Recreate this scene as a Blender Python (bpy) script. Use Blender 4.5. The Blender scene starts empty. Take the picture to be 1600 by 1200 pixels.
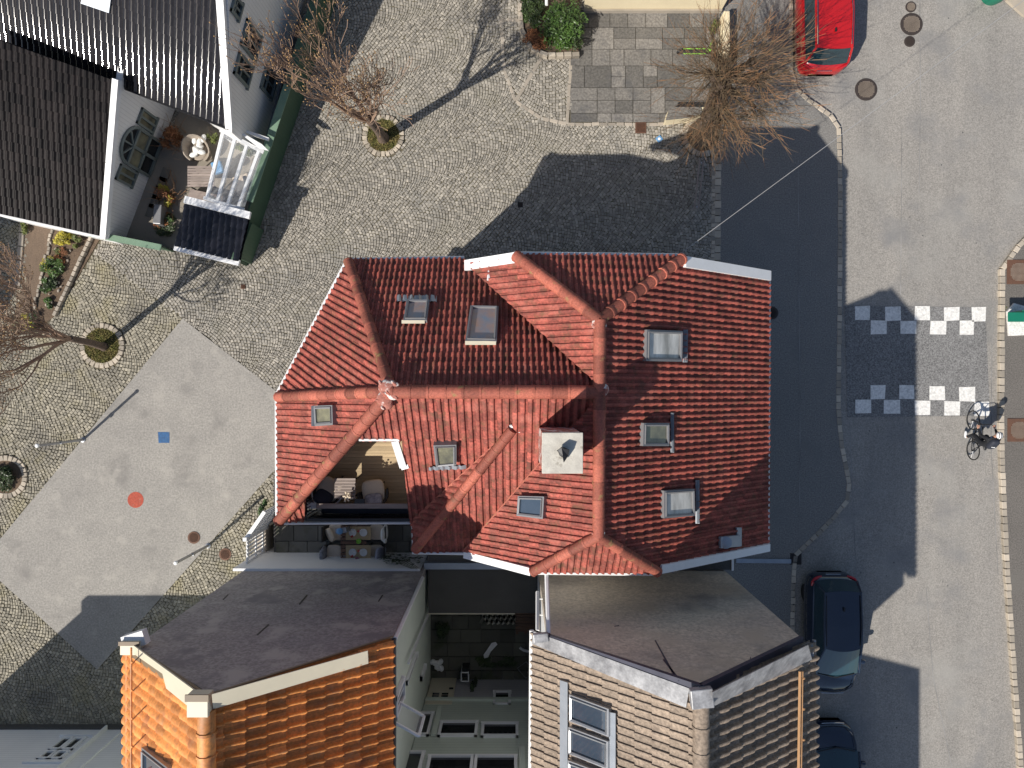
import bpy, bmesh, math, random
import numpy as np
from mathutils import Vector, Matrix
random.seed(7); rng = np.random.default_rng(7)
sc = bpy.context.scene; COL = sc.collection
R = math.radians
H = 25.0; F = 1066.667; G = H / F            # drone height, focal length, metres per ground unit
V = Vector

# ------------------------------------------------------------------ geometry helpers
def W(px, py, h=0.0):
    k = (H - h) / F
    return V(((px - 800) * k, -(py - 600) * k, h))
def WY(px, py, yg):                           # point on an east-west wall standing yg ground units south of centre
    h = H * (1 - yg / (py - 600)); return W(px, py, h)
def WX(px, py, xg):                           # point on a north-south wall xg ground units east of centre
    h = H * (1 - xg / (px - 800)); return W(px, py, h)
class Plane:
    def __init__(s, a, b, c):
        s.p = V(a); n = (V(b) - V(a)).cross(V(c) - V(a)).normalized()
        s.n = n if n.z > 0 else -n
    def at(s, px, py, off=0.0):
        d = V(((px - 800) / F, -(py - 600) / F, -1.0)); o = V((0, 0, H))
        t = (s.p + s.n * off - o).dot(s.n) / d.dot(s.n)
        return o + d * t
BASE = {}
class MB:
    def __init__(s): s.v = []; s.f = []; s.t = []
    def add(s, vs, fs, tint=0.5):
        o = len(s.v); s.v += [tuple(x) for x in vs]
        s.f += [tuple(i + o for i in f) for f in fs]; s.t += [tint] * len(fs); return s
    def poly(s, pts, tint=0.5): return s.add(pts, [tuple(range(len(pts)))], tint)
    def box(s, c, size, rz=0.0, tint=0.5):
        x, y, z = [q / 2 for q in size]; ca, sa = math.cos(rz), math.sin(rz); vs = []
        for dz in (-z, z):
            for dx, dy in ((-x, -y), (x, -y), (x, y), (-x, y)):
                vs.append((c[0] + dx * ca - dy * sa, c[1] + dx * sa + dy * ca, c[2] + dz))
        return s.add(vs, [(3,2,1,0),(4,5,6,7),(0,1,5,4),(1,2,6,5),(2,3,7,6),(3,0,4,7)], tint)
    def beam(s, a, b, w, h, up=(0,0,1), tint=0.5):
        a, b = V(a), V(b); d = (b - a).normalized(); up = V(up)
        sd = d.cross(up)
        if sd.length < 1e-5: sd = d.cross(V((1,0,0)))
        sd.normalize(); u = sd.cross(d).normalized(); vs = []
        for p in (a, b):
            for q, r in ((-1,-1),(1,-1),(1,1),(-1,1)): vs.append(p + sd * q * w / 2 + u * r * h / 2)
        return s.add(vs, [(3,2,1,0),(4,5,6,7),(0,1,5,4),(1,2,6,5),(2,3,7,6),(3,0,4,7)], tint)
    def prism(s, pts, depth, tint=0.5):       # polygon thickened along the vector depth
        n = len(pts); d = V(depth); vs = [V(p) for p in pts] + [V(p) + d for p in pts]
        fs = [tuple(range(n))[::-1], tuple(range(n, 2 * n))] + [(i, (i + 1) % n, n + (i + 1) % n, n + i) for i in range(n)]
        return s.add(vs, fs, tint)
    def tube(s, pts, r, n=6, tint=0.5, closed=False):
        pts = [V(p) for p in pts]; m = len(pts); rr = r if isinstance(r, (list, tuple)) else [r] * m; vs = []; prev = None
        for i, p in enumerate(pts):
            if closed: d = pts[(i + 1) % m] - pts[i - 1]
            else: d = pts[min(i + 1, m - 1)] - pts[max(i - 1, 0)]
            if d.length < 1e-9: d = V((0,0,1))
            d.normalize()
            if prev is None:
                a = d.cross(V((0,0,1)))
                if a.length < .05: a = d.cross(V((1,0,0)))
            else: a = prev - d * prev.dot(d)
            a.normalize(); prev = a; b = d.cross(a)
            for k in range(n):
                th = 2 * math.pi * k / n; vs.append(p + (a * math.cos(th) + b * math.sin(th)) * rr[i])
        fs = []
        for i in range(m if closed else m - 1):
            j = (i + 1) % m
            for k in range(n): fs.append((i*n+k, i*n+(k+1)%n, j*n+(k+1)%n, j*n+k))
        if not closed: fs += [tuple(range(n))[::-1], tuple(range((m-1)*n, m*n))]
        return s.add(vs, fs, tint)
    def ell(s, c, r, nu=12, nv=8, tint=0.5, rz=0.0, pw=1.0, tilt=0.0):
        vs = []; ca, sa = math.cos(rz), math.sin(rz); sg = lambda x: math.copysign(abs(x) ** pw, x)
        M = Matrix.Rotation(rz, 3, 'Z') @ Matrix.Rotation(tilt, 3, 'X')
        for i in range(nv + 1):
            ph = math.pi * i / nv
            for k in range(nu):
                th = 2 * math.pi * k / nu
                q = V((sg(math.cos(th)) * sg(math.sin(ph)) * r[0], sg(math.sin(th)) * sg(math.sin(ph)) * r[1], sg(math.cos(ph)) * r[2]))
                vs.append(V(c) + M @ q)
        fs = [(i*nu+k, (i+1)*nu+k, (i+1)*nu+(k+1)%nu, i*nu+(k+1)%nu) for i in range(nv) for k in range(nu)]
        return s.add(vs, fs, tint)
    def lathe(s, c, prof, n=20, tint=0.5):    # prof: list of (radius, z)
        vs = [(c[0] + r * math.cos(2*math.pi*k/n), c[1] + r * math.sin(2*math.pi*k/n), c[2] + z) for r, z in prof for k in range(n)]
        m = len(prof)
        fs = [(i*n+k, i*n+(k+1)%n, (i+1)*n+(k+1)%n, (i+1)*n+k) for i in range(m-1) for k in range(n)]
        fs += [tuple(range(n))[::-1], tuple(range((m-1)*n, m*n))]
        return s.add(vs, fs, tint)
    def loft(s, rings, tint=0.5, caps=True):
        n = len(rings[0]); m = len(rings); vs = [p for r in rings for p in r]
        fs = [(i*n+k, i*n+(k+1)%n, (i+1)*n+(k+1)%n, (i+1)*n+k) for i in range(m-1) for k in range(n)]
        if caps: fs += [tuple(range(n))[::-1], tuple(range((m-1)*n, m*n))]
        return s.add(vs, fs, tint)
    def build(s, name, mat, parent=None, smooth=False, bevel=0.0):
        b = BASE[parent.name] if parent is not None else V((0,0,0))
        if parent is None and s.v:
            a = np.array(s.v); mn, mx = a.min(0), a.max(0); b = V(((mn[0]+mx[0])/2, (mn[1]+mx[1])/2, mn[2]))
        me = bpy.data.meshes.new(name)
        me.from_pydata([(x-b.x, y-b.y, z-b.z) for x, y, z in s.v], [], s.f)
        at = me.attributes.new('tint', 'FLOAT', 'FACE'); at.data.foreach_set('value', s.t)
        return link(name, me, mat, parent, b, smooth, bevel)
def link(name, me, mat, parent, b, smooth=False, bevel=0.0):
    if mat is not None: me.materials.append(mat)
    if smooth:
        me.polygons.foreach_set('use_smooth', [True] * len(me.polygons))
        try: me.set_sharp_from_angle(angle=R(42))
        except Exception: pass
    me.update()
    o = bpy.data.objects.new(name, me); COL.objects.link(o); BASE[o.name] = V(b)
    if parent is not None: o.parent = parent
    else: o.location = b
    if bevel > 0:
        md = o.modifiers.new('bevel', 'BEVEL'); md.width = bevel; md.segments = 2; md.limit_method = 'ANGLE'; md.angle_limit = R(40)
    return o
def tag(o, label, cat, group=None):
    o['label'] = label; o['category'] = cat
    if group: o['group'] = group
    return o
def thing(name, label, cat, loc, group=None):
    o = bpy.data.objects.new(name, None); COL.objects.link(o); o.empty_display_size = .2
    o.location = loc; BASE[o.name] = V(loc); return tag(o, label, cat, group)
def struct(o, kind='structure'): o['kind'] = kind; return o

# ------------------------------------------------------------------ materials
def mat(name, col, col2=None, rough=.7, scale=3.0, amt=.5, bump=0.0, bscale=None, metal=0.0, coat=0.0, tint=0.0,
        stain=None, stain_scale=1.2, stain_lo=.55, stain_hi=.7, stretch=None, boards=None, board_axis='Z', spec=.5, fine=0.0, fscale=60., emit=None, trans=0.0, warp=0.0):
    m = bpy.data.materials.new(name); m.use_nodes = True; nt = m.node_tree; N = nt.nodes; L = nt.links
    bs = N['Principled BSDF']; bs.inputs['Roughness'].default_value = rough; bs.inputs['Metallic'].default_value = metal
    bs.inputs['Coat Weight'].default_value = coat; bs.inputs['Coat Roughness'].default_value = .05
    bs.inputs['Specular IOR Level'].default_value = spec; bs.inputs['Transmission Weight'].default_value = trans
    geo = N.new('ShaderNodeNewGeometry'); pos = geo.outputs['Position']
    if stretch:
        mp = N.new('ShaderNodeMapping'); mp.inputs['Scale'].default_value = stretch; L.new(pos, mp.inputs['Vector']); pos2 = mp.outputs[0]
    else: pos2 = pos
    def noise(sc_, det=5, v=pos2):
        n = N.new('ShaderNodeTexNoise'); n.inputs['Scale'].default_value = sc_; n.inputs['Detail'].default_value = det
        n.inputs['Roughness'].default_value = .6; L.new(v, n.inputs['Vector']); return n.outputs['Fac']
    def mixc(f, a, b, mode='MIX'):
        x = N.new('ShaderNodeMix'); x.data_type = 'RGBA'; x.blend_type = mode
        for sck, val in ((x.inputs['Factor'], f), (x.inputs['A'], a), (x.inputs['B'], b)):
            if hasattr(val, 'is_linked') or isinstance(val, bpy.types.NodeSocket): L.new(val, sck)
            elif isinstance(val, (int, float)): sck.default_value = val
            else: sck.default_value = (*val, 1)
        return x.outputs['Result']
    def rampf(src, lo, hi):
        r = N.new('ShaderNodeMapRange'); r.inputs[1].default_value = lo; r.inputs[2].default_value = hi; r.clamp = True
        L.new(src, r.inputs[0]); return r.outputs[0]
    if col2 is None: col2 = tuple(c * .72 for c in col)
    c = mixc(rampf(noise(scale), .5 - .28 / max(amt, .05) * .5, .5 + .28 / max(amt, .05) * .5), col2, col)
    if fine > 0:
        fn = noise(fscale, 2, pos); d = tuple(1 - fine for _ in range(3)); e = tuple(1 + fine for _ in range(3))
        c = mixc(1.0, c, mixc(rampf(fn, .3, .7), d, e), 'MULTIPLY')
    if tint > 0:
        at = N.new('ShaderNodeAttribute'); at.attribute_name = 'tint'
        tc = mixc(at.outputs['Fac'], (1 - tint,) * 3, (1 + tint, 1 + tint * .95, 1 + tint * .9)); c = mixc(1.0, c, tc, 'MULTIPLY')
    if stain:
        st = stain if isinstance(stain[0], (tuple, list)) else [stain]
        for i, q in enumerate(st):
            c = mixc(rampf(noise(stain_scale * (1 + .7 * i), 8, pos), stain_lo, stain_hi), c, q)
    hgt = None
    if boards:
        sx = N.new('ShaderNodeSeparateXYZ'); L.new(pos, sx.inputs[0])
        src = sx.outputs[board_axis]
        a = N.new('ShaderNodeMath'); a.operation = 'DIVIDE'; a.inputs[1].default_value = boards; L.new(src, a.inputs[0])
        b = N.new('ShaderNodeMath'); b.operation = 'FRACT'; L.new(a.outputs[0], b.inputs[0]); hgt = b.outputs[0]
        c = mixc(rampf(hgt, .0, .09), mixc(1.0, c, (.45, .45, .45), 'MULTIPLY'), c)
    L.new(c, bs.inputs['Base Color'])
    if bump > 0 or boards:
        bp = N.new('ShaderNodeBump'); bp.inputs['Strength'].default_value = bump if bump > 0 else .4; bp.inputs['Distance'].default_value = .02
        L.new(hgt if boards else noise(bscale or scale * 8, 4, pos), bp.inputs['Height']); L.new(bp.outputs[0], bs.inputs['Normal'])
    if emit: bs.inputs['Emission Color'].default_value = (*emit, 1); bs.inputs['Emission Strength'].default_value = 1
    m.diffuse_color = (*col, 1); return m
M = {}
M['red'] = mat('red_clay', (.335,.082,.058), (.25,.059,.044), rough=.75, scale=1.6, tint=.36, stain=[(.40,.135,.10),(.11,.05,.034),(.15,.075,.036)], stain_scale=2.0, stain_lo=.53, stain_hi=.76, fine=.34, fscale=16, bump=.15, bscale=50)
M['redridge'] = mat('red_ridge', (.37,.112,.072), (.29,.08,.055), rough=.75, scale=2.2, tint=.42, stain=[(.20,.08,.05),(.27,.2,.08)], stain_scale=2.6, stain_lo=.6, stain_hi=.72, fine=.25, fscale=25, bump=.2, bscale=50)
M['orange'] = mat('orange_clay', (.70,.28,.075), (.52,.19,.05), rough=.6, scale=1.2, tint=.3, stain=[(.34,.13,.06),(.5,.26,.12)], stain_scale=1.8, stain_lo=.56, stain_hi=.75, fine=.22, fscale=16)
M['greytile'] = mat('grey_concrete_tile', (.30,.235,.18), (.24,.185,.14), rough=.8, scale=1.5, tint=.14, stain=[(.12,.09,.07)], stain_scale=3, stain_lo=.6, stain_hi=.76, fine=.34, fscale=16)
M['blacktile'] = mat('glazed_black_tile', (.012,.011,.013), (.018,.016,.017), rough=.062, scale=2, tint=.25, spec=.5, fine=.2, fscale=12)
M['browntile'] = mat('matt_black_tile', (.017,.0135,.013), (.011,.009,.009), rough=.4, scale=2, tint=.5, spec=.2, fine=.25, fscale=14)
M['porchtile'] = mat('porch_black_tile', (.014,.015,.02), (.02,.02,.026), rough=.15, scale=2, tint=.2)
M['white'] = mat('white_paint', (.84,.84,.84), (.74,.74,.74), rough=.5, scale=2.5, fine=.05)
M['whiteboard'] = mat('white_cladding', (.84,.84,.84), (.76,.76,.77), rough=.6, boards=.13, scale=1.5)
M['whiteboardv'] = mat('white_vertical_cladding', (.82,.81,.79), (.74,.73,.72), rough=.6, boards=.12, board_axis='Y', scale=1.5)
M['greencl'] = mat('pale_green_cladding', (.56,.61,.53), (.48,.53,.46), rough=.6, boards=.14, scale=1.2)
M['greenwall'] = mat('pale_green_plaster', (.62,.67,.58), (.54,.59,.51), rough=.65, scale=.9, fine=.05)
M['lowercl'] = mat('lilac_grey_cladding', (.50,.49,.51), (.42,.41,.43), rough=.6, boards=.15, scale=1.2, stain=[(.2,.2,.2)], stain_lo=.66, stain_hi=.8)
M['cream'] = mat('cream_render', (.76,.66,.46), (.68,.58,.4), rough=.8, scale=1.5, fine=.06)
M['felt'] = mat('dark_gable_render', (.38,.34,.32), (.25,.23,.235), rough=.8, scale=.6, stretch=(.45,1,1.3), stain=[(.22,.20,.205),(.43,.39,.365)], stain_scale=.6, stain_lo=.54, stain_hi=.62, fine=.28, fscale=14)
M['felt2'] = mat('brown_gable_render', (.62,.53,.41), (.42,.38,.345), rough=.8, scale=.5, stretch=(.4,1,1.2), stain=[(.29,.26,.235),(.5,.43,.34)], stain_scale=.6, stain_lo=.52, stain_hi=.70, fine=.25, fscale=14)
M['lead'] = mat('lead_flashing', (.42,.42,.43), (.20,.20,.21), rough=.5, scale=3.2, amt=.9, metal=.25, fine=.15, fscale=20)
M['leaddark'] = mat('dark_flashing', (.04,.042,.065), (.07,.07,.1), rough=.5, scale=4)
M['tan'] = mat('tan_coping', (.22,.16,.10), (.18,.13,.08), rough=.55, scale=3)
M['creamtin'] = mat('cream_flashing', (.66,.60,.46), (.58,.53,.41), rough=.45, scale=2, stain=[(.3,.25,.18)], stain_scale=9, stain_lo=.7, stain_hi=.76)
M['mortar'] = mat('lime_mortar', (.44,.19,.15), (.33,.11,.08), rough=.9, scale=7, amt=.95, stain=[(.68,.62,.58)], stain_scale=4.5, stain_lo=.52, stain_hi=.58, bump=.6, bscale=25)
M['chimtop'] = mat('chimney_render', (.62,.585,.51), (.44,.41,.36), rough=.9, scale=4, amt=.8, stain=[(.2,.17,.13)], stain_scale=3.5, stain_lo=.6, stain_hi=.72, bump=.3, bscale=30)
M['deck'] = mat('deck_wood', (.54,.41,.25), (.40,.30,.18), rough=.7, scale=2, stretch=(1,8,8), tint=.18, fine=.12)
M['wood'] = mat('brown_wood', (.17,.085,.05), (.10,.055,.035), rough=.55, scale=3, stretch=(1,10,10), tint=.2)
M['greywood'] = mat('weathered_wood', (.36,.30,.27), (.24,.19,.17), rough=.7, scale=3, stretch=(1,8,8), tint=.2)
M['copper'] = mat('copper_rail', (.52,.30,.15), (.42,.24,.12), rough=.45)
M['navy'] = mat('navy_rail', (.022,.028,.045), (.016,.02,.032), rough=.45)
M['darkmetal'] = mat('dark_metal', (.025,.025,.028), rough=.4, metal=.4)
M['steel'] = mat('galvanised_steel', (.42,.43,.45), (.3,.31,.33), rough=.4, metal=.7)
M['greyframe'] = mat('grey_aluminium', (.27,.27,.28), (.22,.22,.23), rough=.4, metal=.3)
M['greyzinc'] = mat('zinc_apron', (.38,.41,.45), (.28,.31,.35), rough=.4, metal=.4)
M['glassdark'] = mat('dark_glass', (.012,.014,.016), (.02,.022,.024), rough=.05, spec=.8)
M['glassblue'] = mat('sky_glass', (.03,.05,.075), (.05,.07,.1), rough=.04, spec=.9, coat=.6)
M['blind'] = mat('white_blind_glass', (.72,.70,.66), (.30,.29,.27), rough=.3, scale=1.6, amt=.9, coat=.6, stretch=(3,.6,1))
M['blindred'] = mat('warm_room_glass', (.42,.24,.17), (.20,.25,.33), rough=.2, scale=2.0, amt=.8, coat=.7)
M['blindgrn'] = mat('pale_room_glass', (.24,.23,.15), (.10,.10,.08), rough=.2, scale=2.5, amt=.9, coat=.7)
M['greenfence'] = mat('green_fence_paint', (.06,.115,.07), (.045,.09,.055), rough=.6, boards=.12, board_axis='Y', scale=2)
M['greencap'] = mat('sunlit_green_paint', (.19,.29,.205), (.15,.24,.165), rough=.55, scale=3)  # paler than the fence boards: sunlight on the cap is put into the colour
M['greenframe'] = mat('grey_green_frame', (.17,.20,.195), (.13,.155,.15), rough=.5)
M['beige'] = mat('beige_cushion', (.68,.57,.46), (.6,.5,.4), rough=.9, fine=.08)
M['creamc'] = mat('cream_cushion', (.66,.55,.42), (.6,.5,.38), rough=.9, fine=.08)
M['greyfab'] = mat('grey_patterned_cushion', (.40,.40,.45), (.2,.2,.25), rough=.9, scale=9, amt=.9)
M['navyfab'] = mat('navy_cushion', (.03,.035,.055), rough=.9)
M['fur'] = mat('grey_fur', (.30,.31,.34), (.12,.12,.14), rough=1, scale=14, amt=.9, bump=.8, bscale=40)
M['sheep'] = mat('white_sheepskin', (.88,.87,.84), (.76,.75,.72), rough=1, scale=12, bump=.8, bscale=35)
M['wicker'] = mat('dark_wicker', (.028,.024,.022), (.045,.04,.036), rough=.7, scale=30, bump=.4, bscale=60)
M['wickertan'] = mat('tan_wicker', (.40,.34,.28), (.3,.25,.2), rough=.8, scale=25, bump=.5, bscale=60)
M['placemat'] = mat('straw_placemat', (.42,.32,.19), (.36,.27,.16), rough=.9, scale=20)
M['china'] = mat('white_china', (.7,.7,.7), rough=.2)
M['redcloth'] = mat('red_napkin', (.42,.05,.04), rough=.8)
M['asphalt'] = mat('worn_asphalt', (.305,.283,.256), (.24,.226,.208), rough=.9, scale=.55, stretch=(1.6,.22,1), amt=.7, fine=.30, fscale=22, stain=[(.33,.315,.29),(.20,.196,.194)], stain_scale=.35, stain_lo=.52, stain_hi=.78, bump=.25, bscale=70)
M['pave'] = mat('pavement_asphalt', (.215,.205,.19), (.175,.168,.16), rough=.9, scale=.5, fine=.34, fscale=22, stain=[(.16,.155,.15)], stain_scale=.5, stain_lo=.55, stain_hi=.72, bump=.25, bscale=70)
M['asphaltdark'] = mat('dark_asphalt', (.155,.14,.126), (.122,.111,.10), rough=.9, scale=.6, fine=.34, fscale=22, stain=[(.15,.14,.125)], stain_scale=.4, stain_lo=.55, stain_hi=.7, bump=.25, bscale=70)
M['hump'] = mat('coarse_hump_asphalt', (.215,.21,.205), (.17,.166,.163), rough=.9, scale=.9, fine=.55, fscale=22, bump=.4, bscale=60)
M['paint'] = mat('white_road_paint', (.78,.76,.72), (.70,.68,.65), rough=.7, scale=5, stain=[(.40,.39,.38)], stain_scale=5, stain_lo=.56, stain_hi=.78, fine=.2, fscale=14)
M['sett'] = mat('granite_sett', (.345,.320,.278), (.283,.262,.228), rough=.85, scale=.35, tint=.42, fine=.14, fscale=50, stain=[(.215,.207,.19),(.27,.25,.205)], stain_scale=.38, stain_lo=.54, stain_hi=.72)
M['sett2'] = mat('yellowed_sett', (.34,.312,.25), (.28,.257,.205), rough=.85, scale=.5, tint=.42, fine=.14, fscale=50, stain=[(.18,.165,.14),(.30,.265,.17)], stain_scale=.5, stain_lo=.52, stain_hi=.68)
M['settbase'] = mat('sett_joint_sand', (.105,.09,.065), (.13,.115,.07), rough=1, scale=.6, amt=.8)
M['kerb'] = mat('kerb_granite', (.46,.40,.32), (.34,.30,.25), rough=.85, scale=2, tint=.34, fine=.12)
M['slab'] = mat('concrete_slab', (.325,.305,.277), (.26,.245,.226), rough=.9, scale=.9, stain=[(.20,.188,.175),(.375,.35,.315)], stain_scale=.8, stain_lo=.55, stain_hi=.75, fine=.22, fscale=16, bump=.1, bscale=60)
M['flag'] = mat('slate_flagstone', (.18,.168,.152), (.135,.128,.12), rough=.8, scale=1.5, tint=.34, stain=[(.09,.088,.09)], stain_scale=1.3, stain_lo=.54, stain_hi=.74, fine=.34, fscale=13)
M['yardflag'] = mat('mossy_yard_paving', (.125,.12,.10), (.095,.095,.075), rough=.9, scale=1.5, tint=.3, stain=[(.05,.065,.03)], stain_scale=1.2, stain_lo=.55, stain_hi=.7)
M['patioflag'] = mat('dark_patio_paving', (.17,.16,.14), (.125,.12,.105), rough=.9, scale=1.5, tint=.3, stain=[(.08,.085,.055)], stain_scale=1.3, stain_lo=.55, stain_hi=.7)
M['soil'] = mat('bare_soil', (.15,.105,.07), (.10,.07,.05), rough=1, scale=6, bump=.8, bscale=14, fine=.3, fscale=18)
M['track'] = mat('earth_track', (.19,.135,.095), (.13,.095,.07), rough=1, scale=2, stretch=(4,.8,1), bump=.5, bscale=20, fine=.2, fscale=25)
M['grass'] = mat('rough_grass', (.075,.085,.022), (.14,.11,.05), rough=1, scale=7, amt=.9, bump=.9, bscale=25)
M['bark'] = mat('bark', (.16,.115,.085), (.10,.07,.055), rough=.9, scale=9, bump=.5, bscale=40)
M['twig'] = mat('pink_brown_twig', (.31,.205,.145), (.22,.145,.10), rough=.8, scale=2)
M['bud'] = mat('spring_bud', (.50,.31,.13), (.36,.22,.11), rough=.8, scale=3)
M['willow'] = mat('ochre_twig', (.165,.115,.065), (.075,.053,.035), rough=.85, scale=1.2, amt=.8)
M['willowtip'] = mat('orange_twig_tip', (.36,.185,.08), (.24,.13,.07), rough=.8, scale=2)
M['leaf'] = mat('green_leaf', (.07,.13,.024), (.04,.085,.018), rough=.45, scale=3, tint=.6, spec=.5)
M['leafyel'] = mat('yellow_leaf', (.42,.34,.03), (.28,.27,.03), rough=.6, scale=3, tint=.5)
M['leafolive'] = mat('olive_leaf', (.12,.14,.03), (.08,.1,.025), rough=.6, scale=3, tint=.5)
M['leafdark'] = mat('dark_leaf', (.035,.06,.016), (.025,.04,.012), rough=.5, scale=3, tint=.6)
M['rust'] = mat('rust_leaf', (.30,.12,.045), (.2,.085,.04), rough=.8, scale=3, tint=.5)
M['iron'] = mat('rusty_cast_iron', (.16,.075,.045), (.11,.06,.04), rough=.75, scale=5, metal=.1, fine=.2)
M['ironpale'] = mat('worn_cast_iron', (.30,.25,.20), (.2,.16,.13), rough=.6, scale=5)
M['irondark'] = mat('dark_cast_iron', (.05,.035,.03), (.035,.028,.025), rough=.7, scale=5)
M['redpaint'] = mat('red_ground_paint', (.42,.075,.04), (.34,.06,.035), rough=.8, scale=5, stain=[(.30,.16,.12)], stain_scale=6, stain_lo=.58, stain_hi=.72, fine=.2, fscale=14)
M['bluepaint'] = mat('blue_ground_paint', (.02,.10,.25), (.02,.08,.2), rough=.7, scale=5, stain=[(.1,.15,.2)], stain_scale=6, stain_lo=.6, stain_hi=.74, fine=.2, fscale=14)
M['lightblue'] = mat('light_blue_enamel', (.16,.36,.62), rough=.5)
M['carred'] = mat('red_car_paint', (.50,.012,.014), (.45,.01,.012), rough=.25, coat=1.0)
M['carblack'] = mat('black_car_paint_sky_tint', (.012,.021,.044), (.010,.017,.034), rough=.12, coat=1.0)  # blue in the base colour stands in for the reflected sky
M['carglass'] = mat('car_glass', (.016,.045,.058), (.012,.035,.048), rough=.03, spec=.9, coat=.5)
M['chrome'] = mat('chrome', (.75,.75,.75), rough=.12, metal=1)
M['tyre'] = mat('tyre_rubber', (.02,.02,.02), rough=.85)
M['lampred'] = mat('red_lamp_lens', (.5,.012,.02), rough=.15, coat=1)
M['plastic'] = mat('black_plastic', (.022,.022,.024), rough=.5)
M['limegreen'] = mat('lime_green_paint', (.28,.62,.08), rough=.4)
M['greenbox'] = mat('teal_green_paint', (.012,.19,.115), (.01,.16,.1), rough=.4)
M['skin'] = mat('skin', (.55,.30,.21), rough=.5)
M['cloth'] = mat('black_clothing', (.008,.009,.012), (.013,.014,.018), rough=.85, scale=8)
M['clothblue'] = mat('blue_stripe', (.015,.10,.42), rough=.6)
M['pack'] = mat('navy_backpack', (.018,.022,.034), (.026,.03,.044), rough=.7, scale=8)
M['stone'] = mat('planter_stone', (.40,.35,.29), (.3,.265,.22), rough=.9, scale=3, tint=.25, fine=.12)
M['yardfelt'] = mat('black_roof_felt', (.09,.086,.08), (.07,.067,.063), rough=.9, scale=1.2, fine=.2, fscale=40)
M['cable'] = mat('grey_cable', (.42,.41,.40), rough=.6)
M['poly'] = mat('clear_plastic_roof', (.8,.82,.84), (.75,.77,.8), rough=.08, trans=.94)
M['ground'] = mat('dull_ground', (.16,.155,.145), (.12,.118,.11), rough=1, scale=.2)
M['poly'].node_tree.nodes['Principled BSDF'].inputs['Transmission Weight'].default_value = 0
M['poly'].node_tree.nodes['Principled BSDF'].inputs['Alpha'].default_value = .22
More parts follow.
